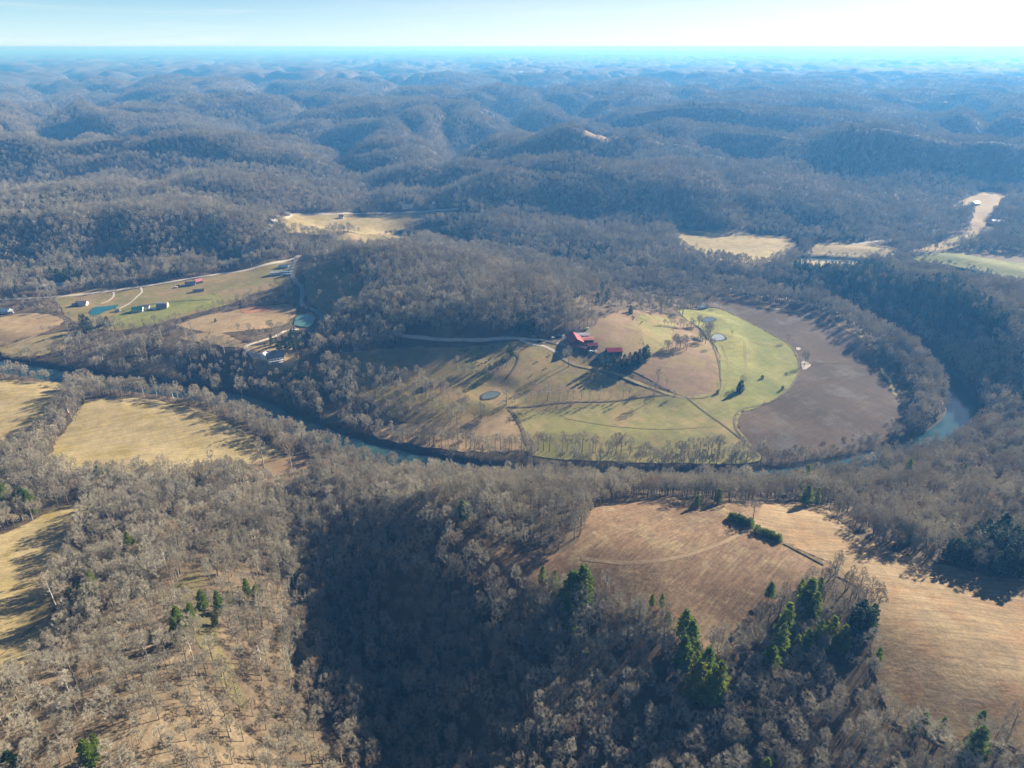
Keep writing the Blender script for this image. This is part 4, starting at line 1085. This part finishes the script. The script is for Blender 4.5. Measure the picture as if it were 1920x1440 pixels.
# cedar rows in the brown field
def along(p, q, n, jx=2.0): return [(p[0] + (q[0] - p[0]) * (k + .5) / n + random.uniform(-jx, jx), p[1] + (q[1] - p[1]) * (k + .5) / n + random.uniform(-1, 1)) for k in range(n)]
for px, py in along((1368, 972), (1410, 990), 11): 
    x, y = hit(px, py); plant(('cedar', 0, random.randrange(3)), x, y, random.uniform(0, 6), random.uniform(.75, 1.05), 'cedar_bush', 'low green cedar bush in the upper row of bushes crossing the brown field', 'bush', 'upper row of cedar bushes')
for px, py in along((1416, 997), (1464, 1018), 12):
    x, y = hit(px, py); plant(('cedar', 0, random.randrange(3)), x, y, random.uniform(0, 6), random.uniform(.7, 1.05), 'cedar_bush', 'low green cedar bush in the lower row of bushes crossing the brown field', 'bush', 'lower row of cedar bushes')
for px, py, l in [(1345,739,'small dark bush at the corner of the brown knoll and green meadow'),(1467,732,'small dark bush on the border of the ploughed field'),(1429,711,'small dark bush with a long shadow in the upper green meadow')]:
    x, y = hit(px, py); plant(('dcedar', 0, random.randrange(3)), x, y, 0, .75, 'cedar_bush', l, 'bush', None)

# single bare trees of the meadows : (px, py of the foot, height px, kind, label)
SOLO = [(1066,688,40,'tall','largest pale forked tree below the farmyard'),(1058,684,30,'tall','pale tree beside the largest forked tree below the farmyard'),
 (1508,686,26,'bare','dark tree by the white stones on the edge of the ploughed field'),(1477,641,16,'bare','thin tree on the fence line between upper meadow and ploughed field'),
 (1336,655,20,'bare','tree at the lower side of the pale pond'),(1372,631,12,'bare','small tree alone in the upper green meadow above the pale pond'),
 (1391,726,22,'bare','bare tree growing beside the lone cedar of the upper meadow'),(1226,749,34,'bare','slim tree alone on the lower edge of the hill pasture'),
 (1264,745,14,'bare','small tree where the farm track meets the green meadow'),
 (838,733,16,'bare','bare tree right of the dark hut in the hill pasture'),(752,675,12,'tall','dead white stump like tree in the hill pasture'),
 (1296,614,18,'bare','tree at the top end of the brown knoll fence'),(950,688,26,'bare','tree on the gully beside the pasture track'),(972,672,22,'bare','tree beside the pasture gully below the lane'),
 (256,541,14,'bare','lone tree where the lawn drive meets the valley road'),(58,680,26,'bare','broad crowned tree on the river bank at the far left'),(95,655,18,'bare','round tree in the corner of the tan valley field'),
 (152,655,24,'tall','first white limbed tree on the river bank right of the tan field'),(166,658,22,'tall','second white limbed tree on the river bank right of the tan field'),
 (858,690,24,'tall','pale tree at the left end of the pasture thicket'),(570,850,70,'tall','white branched tree on the near bank above the river'),(548,885,80,'tall','tall white trunk in the brown brush by the river'),(496,880,60,'tall','white trunk in the brown brush left of the taller one'),(455,750,42,'bare','broad pale tree on the near bank left of the dark water'),(410,745,40,'bare','broad pale tree on the river bank at the tip of the hay meadow')]
def put_tree(px, py, hp, kind, label, group, wide=1.0):
    x, y = hit(px, py); z = float(hz(x, y)); dist = math.hypot(math.hypot(x, y), CAMZ - z)
    i = random.randrange(5 if kind == 'bare' else 3)
    hr = hp * dist / F / (math.hypot(x, y) / dist)
    b = ([17, 19, 16, 20, 18] if kind == 'bare' else [21, 19, 23])[i]
    s = min(max(hr / b, .3), 1.5)
    plant((kind, 0 if dist < 900 else 1, i), x, y, random.uniform(0, 6), s * wide, 'bare_tree', label, 'tree', group)
    TAKEN.append((x, y, 4))
for px, py, hp, kind, l in SOLO: put_tree(px, py, hp, kind, l, None)
for k in range(46):     # row on the far bank of the river
    px = 1010 + k * 9.2 + random.uniform(-5, 5); put_tree(px, 852 + 6 * math.sin(px / 90) + random.uniform(-2, 4), random.choice([18, 22, 26, 34, 40]), random.choice(['bare', 'bare', 'tall']), 'slim bare tree in the row between the green meadow and the river', 'row of bare trees along the green meadow')
for k in range(34):
    px = 735 + k * 8 + random.uniform(-5, 5); put_tree(px, 826 + (px - 735) * .085 + random.uniform(-3, 4), random.choice([20, 24, 30, 34]), random.choice(['bare', 'bare', 'tall']), 'bare tree in the row between the tan field and the river', 'row of bare trees along the tan field')
for k in range(16):
    px = 955 + k * 15 + random.uniform(-7, 7); put_tree(px, 754 - (px - 955) * .03 + random.uniform(-3, 3), random.choice([18, 24, 30, 34]), random.choice(['bare', 'tall']), 'slim tree on the border of hill pasture and green meadow', 'trees on the border of the hill pasture')
for k in range(14): put_tree(1250 + random.uniform(-1, 38), 655 + random.uniform(-6, 4), random.choice([14, 20, 26]), random.choice(['bare', 'tall']), 'bare tree in the small copse on the slope left of the brown knoll fence', 'small copse on the brown knoll')
for k in range(10): put_tree(1318 + random.uniform(-12, 14), 640 + random.uniform(-10, 8), random.choice([18, 24, 28]), 'bare', 'bare tree beside the pale pond', 'trees beside the pale pond')
for k in range(10): put_tree(1246 + k * 6, 610 + k * .7, random.choice([8, 12, 16]), 'bare', 'small bare tree in the hedge across the top of the brown knoll', 'hedge trees on the brown knoll')
for k in range(26):
    t = random.random(); put_tree(862 + 78 * t + random.uniform(-4, 4), 692 + 12 * math.sin(t * 3) + random.uniform(-8, 8), random.choice([8, 11, 14]), 'bare', 'short bare tree in the thicket below the grazing cattle', 'pasture thicket below the cattle')

# ------------------------------------------------------------------ woods: where, how dense
def wp(P): return [hit(px, py) for px, py in P]
ZONES = [
 ([(-100,560),(100,565),(545,492),(562,500),(570,560),(612,600),(592,640),(560,700),(400,690),(250,690),(150,680),(-100,690)], .34),
 ([(180,600),(300,640),(420,640),(480,690),(600,690),(600,745),(460,735),(300,715),(100,690),(130,640)], .5),
 ([(395,835),(470,845),(555,850),(590,880),(570,900),(520,915),(470,890),(400,865)], .12),
 ([(-40,1300),(60,1235),(180,1165),(290,1110),(340,1100),(480,1085),(520,1200),(640,1340),(760,1440),(760,1580),(-140,1580)], .82),
 ([(690,822),(900,848),(1000,856),(1428,868),(1432,878),(1000,876),(850,864),(690,834)], .06),
 ([(1150,535),(1300,555),(1290,585),(1200,582),(1110,610),(1070,600),(1080,560)], .45),
 ([(560,692),(600,668),(720,652),(1000,634),(1060,640),(1110,690),(1225,720),(1295,748),(1150,760),(950,778),(690,755),(620,720)], .0),
]
for P, v in ZONES: paint(wp(P), v)
for P in BLOCK: paint(P, 0.0)
for P, v in [([(596,680),(660,690),(720,705),(790,716),(830,738),(890,762),(948,766),(935,788),(860,800),(760,790),(700,800),(640,800),(590,760)], .55),
             ([(600,668),(680,672),(760,690),(700,700),(620,690)], .10), ([(1085,655),(1120,660),(1230,690),(1230,722),(1110,694)], .03), ([(570,505),(600,492),(650,502),(680,540),(670,575),(622,588),(590,568),(576,540)], .16)]: paint(wp(P), v)
for Wl, wd in ROADS_W:
    L = np.array(Wl)
    a = ((L.min(0) - 20 - np.array([RX0, RY0])) / RST).astype(int).clip(0); b = ((L.max(0) + 20 - np.array([RX0, RY0])) / RST).astype(int).clip(0)
    s = (slice(a[1], b[1]), slice(a[0], b[0]))
    DENS[s] = np.where(line_dist(RXX[s], RYY[s], L) < wd * .5 + 4, 0, DENS[s])
for x, y, r in CLEAR:
    DENS[np.hypot(RXX - x, RYY - y) < r] = 0

def dens_at(x, y):
    i = ((x - RX0) / RST).astype(int); j = ((y - RY0) / RST).astype(int)
    ok = (i >= 0) & (j >= 0) & (i < DENS.shape[1]) & (j < DENS.shape[0])
    d = np.ones(x.shape, np.float32); d[ok] = DENS[j[ok], i[ok]]
    return d

def scatter(y0, y1, cell, jitter=.46):
    ys = np.arange(y0, y1, cell)
    X, Y = [], []
    for y in ys:
        h = .76 * y + 170
        xs = np.arange(-h, h, cell); X.append(xs + (cell / 2 if int((y - y0) / cell) % 2 else 0)); Y.append(np.full(len(xs), y))
    X = np.concatenate(X); Y = np.concatenate(Y)
    return X + RNG.uniform(-jitter, jitter, X.size) * cell, Y + RNG.uniform(-jitter, jitter, X.size) * cell

# horizon profile as seen from the photo's position: trees deep behind hills are left out
_az = np.linspace(-.95, .95, 900)
_rr = np.concatenate([np.arange(150, 3000, 8.0), np.arange(3000, 7000, 30.0)])
_px = np.sin(_az)[:, None] * _rr[None]; _py = np.cos(_az)[:, None] * _rr[None]
_tan = (hz(_px, _py) - CAMZ) / _rr[None]
_hm = np.maximum.accumulate(_tan, 1)
def visible(x, y, top):
    r = np.hypot(x, y); a = np.arctan2(x, y)
    i = np.clip(((a + .95) / 1.9 * 899).astype(int), 0, 899); j = np.clip(np.searchsorted(_rr, r) - 2, 0, len(_rr) - 1)
    return (top - CAMZ) / r > _hm[i, j] - .004

BATCH = {}
def add(kind, lod, x, y, sc, z=None):
    n = {'bare': 5, 'tall': 3, 'dark': 4, 'pine': 4, 'shrub': 3}[kind]
    BATCH.setdefault((kind, lod), []).append(np.column_stack([x, y, hz(x, y) - .3, RNG.uniform(0, 6.28, x.size), sc, RNG.integers(0, n, x.size)]))

NEAR = []
TK = np.array(TAKEN)
for (y0, y1, cell) in [(110, 760, 5.6), (760, 1500, 6.4), (1500, 2900, 8.6), (2900, 5600, 12.5)]:
    x, y = scatter(y0, y1, cell)
    z = hz(x, y)
    d = dens_at(x, y)
    d = d * (1 - .22 * sstep(.0, .5, gn(x / 45, y / 45, 61)))
    if y1 <= 1500: 
        rdv = np.minimum(line_dist(x, y, river_w), line_dist(x, y, river2_w))
        d[rdv < np.where(x < -70, 17.0, np.where(x > 380, 15.0, 12.5))] = 0
    dist0 = np.sqrt(x * x + y * y + (CAMZ - z) ** 2)
    k = RNG.random(x.size) < d
    if y1 > 900: k &= visible(x, y, z + 26)
    x, y, z, dd = x[k], y[k], z[k], d[k]
    if len(TK) and y1 <= 1500:
        for a, b, r in TK:
            q = np.hypot(x - a, y - b) > r; x, y, z, dd = x[q], y[q], z[q], dd[q]
    px, py, dp = to_px(x, y, z + 9)
    q = (px > -260) & (px < 2260) & (py < 1640); x, y, z, px, py, dd = x[q], y[q], z[q], px[q], py[q], dd[q]
    dist = np.sqrt(x * x + y * y + (CAMZ - z) ** 2)
    sc = (.60 + .54 * RNG.random(x.size) ** .8) * (cell / 7.0 if y0 >= 1500 else 1) ** .5
    sc *= .88 + .25 * gn(x / 60, y / 60, 66)
    sc[(dd > .5) & (dd < .84) & (y < 400)] *= .86
    if y1 <= 1500: sc *= 1 + .22 * (np.minimum(line_dist(x, y, river_w), line_dist(x, y, river2_w)) < 40) * (x > -70)
    small = dd < .5; sc[small] *= .72
    tall = (RNG.random(x.size) < .10 + .30 * sstep(.1, .5, gn(x / 90 + 3, y / 90, 63)))
    ever = (gn(x / 240, y / 240, 64) > .46) & (RNG.random(x.size) < .35) & (y > 1150)
    # dark conifers on the bluff across the river
    bl = in_poly(px, py, [(1480,490),(1560,470),(1640,490),(1700,520),(1800,520),(1890,590),(1900,640),(1800,640),(1700,600),(1600,560),(1500,520)])
    ever |= bl & (RNG.random(x.size) < .85)
    for (lo, hi, lod) in [(0, 640, 0), (640, 1250, 1), (1250, 1e9, 2)]:
        b = (dist >= lo) & (dist < hi)
        for kind, msk in (('dark', b & ever), ('tall', b & tall & ~ever), ('bare', b & ~tall & ~ever)):
            if not msk.any(): continue
            if kind == 'dark': add('dark', 0, x[msk], y[msk], sc[msk] * .95); continue
            if lod == 0:
                inside = msk & (px > -20) & (px < 1940) & (py < 1470)
                out = msk & ~inside
                if out.any(): add(kind, 0, x[out], y[out], sc[out])
                for a, b_, s_, ds in zip(x[inside], y[inside], sc[inside], dist[inside]): NEAR.append((ds, a, b_, s_, kind))
            else: add(kind, lod, x[msk], y[msk], sc[msk])

# the 300 that show largest are things, the others join the wood
NEAR.sort()
NMAX = 298 - sum(1 for o in COL.objects if o.name.split('.')[0] == 'bare_tree')
def near_label(x, y):
    px, py, _ = to_px(x, y, hz(x, y) + 8); px = float(px); py = float(py)
    if px < 760 - max(0, (1440 - py)) * .62 + 40:
        if px < 240: return 'grey brown bare tree on the sunlit slope in the bottom left corner', 'bare trees in the bottom left corner'
        if px < 470: return 'grey brown bare tree on the sunlit slope left of the dark ravine', 'bare trees on the sunlit slope'
        return 'pale bare tree on the lip between sunlit slope and dark ravine', 'bare trees on the ravine lip'
    if px > 1600: return 'bare tree below the straw field at the bottom right', 'bare trees below the straw field'
    if px > 1180: return 'grey bare tree among the pines on the right part of the dark slope', 'bare trees among the pines'
    return 'round grey crowned bare tree on the shaded slope of the ravine', 'bare trees on the shaded ravine slope'
for k, (ds, x, y, s, kind) in enumerate(NEAR[:NMAX]):
    l, g = near_label(x, y)
    n = 5 if kind == 'bare' else 3
    plant((kind, 0, random.randrange(n)), float(x), float(y), random.uniform(0, 6.28), float(s), 'bare_tree', l, 'tree', g, z=float(hz(x, y)) - .3)
for kind in ('bare', 'tall'):
    rest = [r for r in NEAR[NMAX:] if r[4] == kind]
    if rest: add(kind, 0, np.array([r[1] for r in rest]), np.array([r[2] for r in rest]), np.array([r[3] for r in rest]))

# brush: low twiggy scrub in clearings, banks and wood edges
xs, ys = scatter(300, 1350, 4.6)
dn = dens_at(xs, ys)
rdv = np.minimum(line_dist(xs, ys, river_w), line_dist(xs, ys, river2_w))
pr = np.where((dn > .02) & (dn < .5), .38, 0.0)
pr = np.where((rdv > 16) & (rdv < 38), .55, pr)
pr = np.where(dn > .9, np.maximum(pr, .05), pr)
inb = np.zeros(xs.size, bool)
for P in BLOCK: 
    b = in_poly(xs, ys, P); inb |= b
pr[inb & (rdv > 38)] = 0
nz = gn(xs / 18, ys / 18, 77)
k = (RNG.random(xs.size) < pr * (.6 + nz)) & visible(xs, ys, hz(xs, ys) + 6)
px, py, _ = to_px(xs, ys, hz(xs, ys)); k &= (px > -100) & (px < 2020)
add('shrub', 0, xs[k], ys[k], RNG.uniform(.5, 1.15, k.sum()))
# weedy clumps along the field edges
ex, ey = [], []
for P in BLOCK:
    Q = densify(P, 3.0)
    ex.append(Q[:, 0]); ey.append(Q[:, 1])
ex = np.concatenate(ex); ey = np.concatenate(ey)
k = (ey < 1150) & (RNG.random(ex.size) < .55 * sstep(-.25, .45, gn(ex / 22, ey / 22, 79)))
ex, ey = ex[k] + RNG.normal(0, 1.6, k.sum()), ey[k] + RNG.normal(0, 1.6, k.sum())
add('shrub', 0, ex, ey, RNG.uniform(.22, .62, ex.size))

def wood(name, label, cat, group, parts):
    """one object: points carrying whole trees"""
    rows, src = [], []
    for key in parts:
        if key not in BATCH: continue
        A = np.concatenate(BATCH[key]); off = len(src)
        n = {'bare': 5, 'tall': 3, 'dark': 4, 'pine': 4, 'shrub': 3}[key[0]]
        src += [PROTO[(key[0], key[1], i)][2] for i in range(n)]
        A[:, 5] += off; rows.append(A)
    if not rows: return
    A = np.concatenate(rows)
    me = bpy.data.meshes.new(name); me.vertices.add(len(A)); me.vertices.foreach_set('co', A[:, :3].astype(np.float32).ravel())
    for nm, c, ty in (('rz', 3, 'FLOAT'), ('sc', 4, 'FLOAT')):
        a = me.attributes.new(nm, ty, 'POINT'); a.data.foreach_set('value', A[:, c].astype(np.float32))
    a = me.attributes.new('pick', 'INT', 'POINT'); a.data.foreach_set('value', A[:, 5].astype(np.int32))
    o = bpy.data.objects.new(name, me); COL.objects.link(o)
    ng = bpy.data.node_groups.new(name, 'GeometryNodeTree')
    ng.interface.new_socket('Geometry', in_out='INPUT', socket_type='NodeSocketGeometry')
    ng.interface.new_socket('Geometry', in_out='OUTPUT', socket_type='NodeSocketGeometry')
    L = ng.links; nn = ng.nodes.new
    gi, go = nn('NodeGroupInput'), nn('NodeGroupOutput')
    gti = nn('GeometryNodeGeometryToInstance')
    for m in reversed(src):
        po = bpy.data.objects.new('tree_source', m)
        oi = nn('GeometryNodeObjectInfo'); oi.inputs['Object'].default_value = po
        oi.transform_space = 'ORIGINAL'
        L.new(oi.outputs['Geometry'], gti.inputs[0])
    iop = nn('GeometryNodeInstanceOnPoints'); iop.inputs['Pick Instance'].default_value = True
    def attr(nm, ty):
        a = nn('GeometryNodeInputNamedAttribute'); a.data_type = ty; a.inputs['Name'].default_value = nm; return a.outputs['Attribute']
    cx = nn('ShaderNodeCombineXYZ'); L.new(attr('rz', 'FLOAT'), cx.inputs[2])
    L.new(gi.outputs[0], iop.inputs['Points']); L.new(gti.outputs[0], iop.inputs['Instance'])
    L.new(attr('pick', 'INT'), iop.inputs['Instance Index']); L.new(cx.outputs[0], iop.inputs['Rotation']); L.new(attr('sc', 'FLOAT'), iop.inputs['Scale'])
    L.new(iop.outputs[0], go.inputs[0])
    md = o.modifiers.new('trees', 'NODES'); md.node_group = ng
    tag(o, label, cat, group, 'stuff')
    print(name, len(A))
wood('bare_forest', 'grey brown leafless forest covering the hills and ravines', 'forest', None, [('bare', 0), ('bare', 1), ('bare', 2), ('tall', 0), ('tall', 1), ('tall', 2)])
wood('conifer_forest', 'dark green conifers on the bluff across the river and the far hills', 'forest', None, [('dark', 0)])
wood('brushwood', 'low brown scrub along river banks and rough clearings', 'scrub', None, [('shrub', 0)])
# ------------------------------------------------------------------ terrain object
canopy = sstep(1500, 2600, GYY)
for P in BLOCK:
    P = np.array(P)
    if P[:, 1].max() < 1300: continue
    j = (YS > P[:, 1].min() - 40) & (YS < P[:, 1].max() + 40)
    if not j.any(): continue
    sub = canopy[j]
    ins = in_poly(GX[j], GYY[j], P) | (line_dist(GX[j], GYY[j], list(map(tuple, P)) + [tuple(P[0])]) < 25)
    sub[ins] = 0; canopy[j] = sub
canopy = blur(canopy, 1)
LIFT = canopy * (3.0 + 11.0 * sstep(2200, 6000, GYY))
LIFT += canopy * sstep(2500, 5000, GYY) * 3.0 * gn(GX / 60, GYY / 60, 51)
me = bpy.data.meshes.new('terrain')
V = np.column_stack([GX.ravel(), GYY.ravel(), (H + LIFT).ravel()]).astype(np.float32)
idx = np.arange(NX * NY).reshape(NY, NX)
Q = np.stack([idx[:-1, :-1], idx[:-1, 1:], idx[1:, 1:], idx[1:, :-1]], -1).reshape(-1, 4)
qc = V[Q].mean(1)
Q = Q[np.abs(qc[:, 0]) < .95 * np.maximum(qc[:, 1], 0) + 1200]        # drop what lies far outside the view
used = np.zeros(len(V), bool); used[Q.ravel()] = True
remap = np.cumsum(used) - 1
Q = remap[Q]; V = V[used]; can = canopy.ravel()[used].astype(np.float32)
me.vertices.add(len(V)); me.vertices.foreach_set('co', V.ravel())
me.loops.add(Q.size); me.loops.foreach_set('vertex_index', Q.ravel().astype(np.int32))
me.polygons.add(len(Q)); me.polygons.foreach_set('loop_start', np.arange(0, Q.size, 4, dtype=np.int32))
me.polygons.foreach_set('use_smooth', np.ones(len(Q), bool))
at_ = me.attributes.new('canopy', 'FLOAT', 'POINT'); at_.data.foreach_set('value', can)
me.materials.append(M_ground)
me.update(calc_edges=True); me.validate()
terr = bpy.data.objects.new('terrain', me); COL.objects.link(terr); structure(terr)
# ------------------------------------------------------------------ light, sky, air
SUN_AZ, SUN_EL = R(48), R(22)          # clockwise from +Y, above the horizon
sd = bpy.data.lights.new('sun', 'SUN'); sd.energy = 5.0; sd.angle = R(.5); sd.color = (1.0, .92, .77)
so = bpy.data.objects.new('sun', sd); COL.objects.link(so)
sv = Vector((math.sin(SUN_AZ) * math.cos(SUN_EL), math.cos(SUN_AZ) * math.cos(SUN_EL), math.sin(SUN_EL)))
so.rotation_euler = sv.to_track_quat('Z', 'Y').to_euler(); so.location = (0, 0, 600)
W = bpy.data.worlds.new('World'); SC.world = W; W.use_nodes = True
nt = W.node_tree
bg = nt.nodes['Background']
sky = nt.nodes.new('ShaderNodeTexSky'); sky.sky_type = 'NISHITA'; sky.sun_disc = False
sky.sun_elevation = SUN_EL; sky.sun_rotation = SUN_AZ; sky.altitude = 300; sky.air_density = 0.3; sky.dust_density = 0.3; sky.ozone_density = 2.5
# thin pale veil low in the sky, brighter towards the sun, with faint streaks of high cloud
tc = nt.nodes.new('ShaderNodeTexCoord'); sp = nt.nodes.new('ShaderNodeSeparateXYZ'); nt.links.new(tc.outputs['Generated'], sp.inputs[0])
veil = rampf(nt, sp.outputs['Z'], .0, .13, .95, .0)
low = rampf(nt, sp.outputs['Z'], .0, .085, 0, 1)
base = ramp(nt, low, [(0, (.33, .40, .40)), (.45, (.24, .375, .40)), (1, (.125, .31, .375))])
dt = nt.nodes.new('ShaderNodeVectorMath'); dt.operation = 'DOT_PRODUCT'; nt.links.new(tc.outputs['Generated'], dt.inputs[0]); dt.inputs[1].default_value = sv
glow = rampf(nt, dt.outputs['Value'], .35, .95, 0, .75)
base = mixc(nt, glow, base, (.50, .50, .485))
mpc = nt.nodes.new('ShaderNodeMapping'); mpc.inputs['Scale'].default_value = (2.0, 2.0, 30); nt.links.new(tc.outputs['Generated'], mpc.inputs[0])
ci = noise(nt, mpc.outputs[0], 2.2, 6, .62, .8)
base = mixc(nt, rampf(nt, ci, .50, .75, 0, .5), base, (.42, .45, .45))
sc_ = nt.nodes.new('ShaderNodeVectorMath'); sc_.operation = 'SCALE'; sc_.inputs['Scale'].default_value = 1 / .05; nt.links.new(base, sc_.inputs[0])
nt.links.new(mixc(nt, veil, sky.outputs[0], sc_.outputs[0]), bg.inputs['Color'])
bg.inputs['Strength'].default_value = .05

xa, xb, ya, yb, za, zb = XS[0] - 500, XS[-1] + 500, YS[0] - 500, YS[-1] + 500, float(H.min()) - 1.5, CAMZ + 12
hv = [(x, y, z) for z in (za, zb) for y in (ya, yb) for x in (xa, xb)]
hf = [(0, 2, 3, 1), (4, 5, 7, 6), (0, 1, 5, 4), (2, 6, 7, 3), (0, 4, 6, 2), (1, 3, 7, 5)]
mh = bpy.data.materials.new('haze'); mh.use_nodes = True
nt = mh.node_tree; nt.nodes.clear()
ou = nt.nodes.new('ShaderNodeOutputMaterial'); pv = nt.nodes.new('ShaderNodeVolumePrincipled')
pv.inputs['Color'].default_value = (.115, .41, .98, 1); pv.inputs['Density'].default_value = 1.65e-4
pv.inputs['Anisotropy'].default_value = .2
pv.inputs['Absorption Color'].default_value = (.60, .60, .60, 1)
nt.links.new(pv.outputs[0], ou.inputs['Volume'])
hzo = mesh_obj('haze', hv, hf, mh); hzo['kind'] = 'stuff'

SC.view_settings.view_transform = 'Standard'; SC.view_settings.look = 'None'
SC.view_settings.exposure = 1.36; SC.view_settings.gamma = 1
SC.render.engine = 'CYCLES'
cy = SC.cycles
cy.use_denoising = True
cy.max_bounces = 5; cy.diffuse_bounces = 1; cy.glossy_bounces = 2; cy.transmission_bounces = 1; cy.volume_bounces = 0
cy.transparent_max_bounces = 4
cy.caustics_reflective = False; cy.caustics_refractive = False
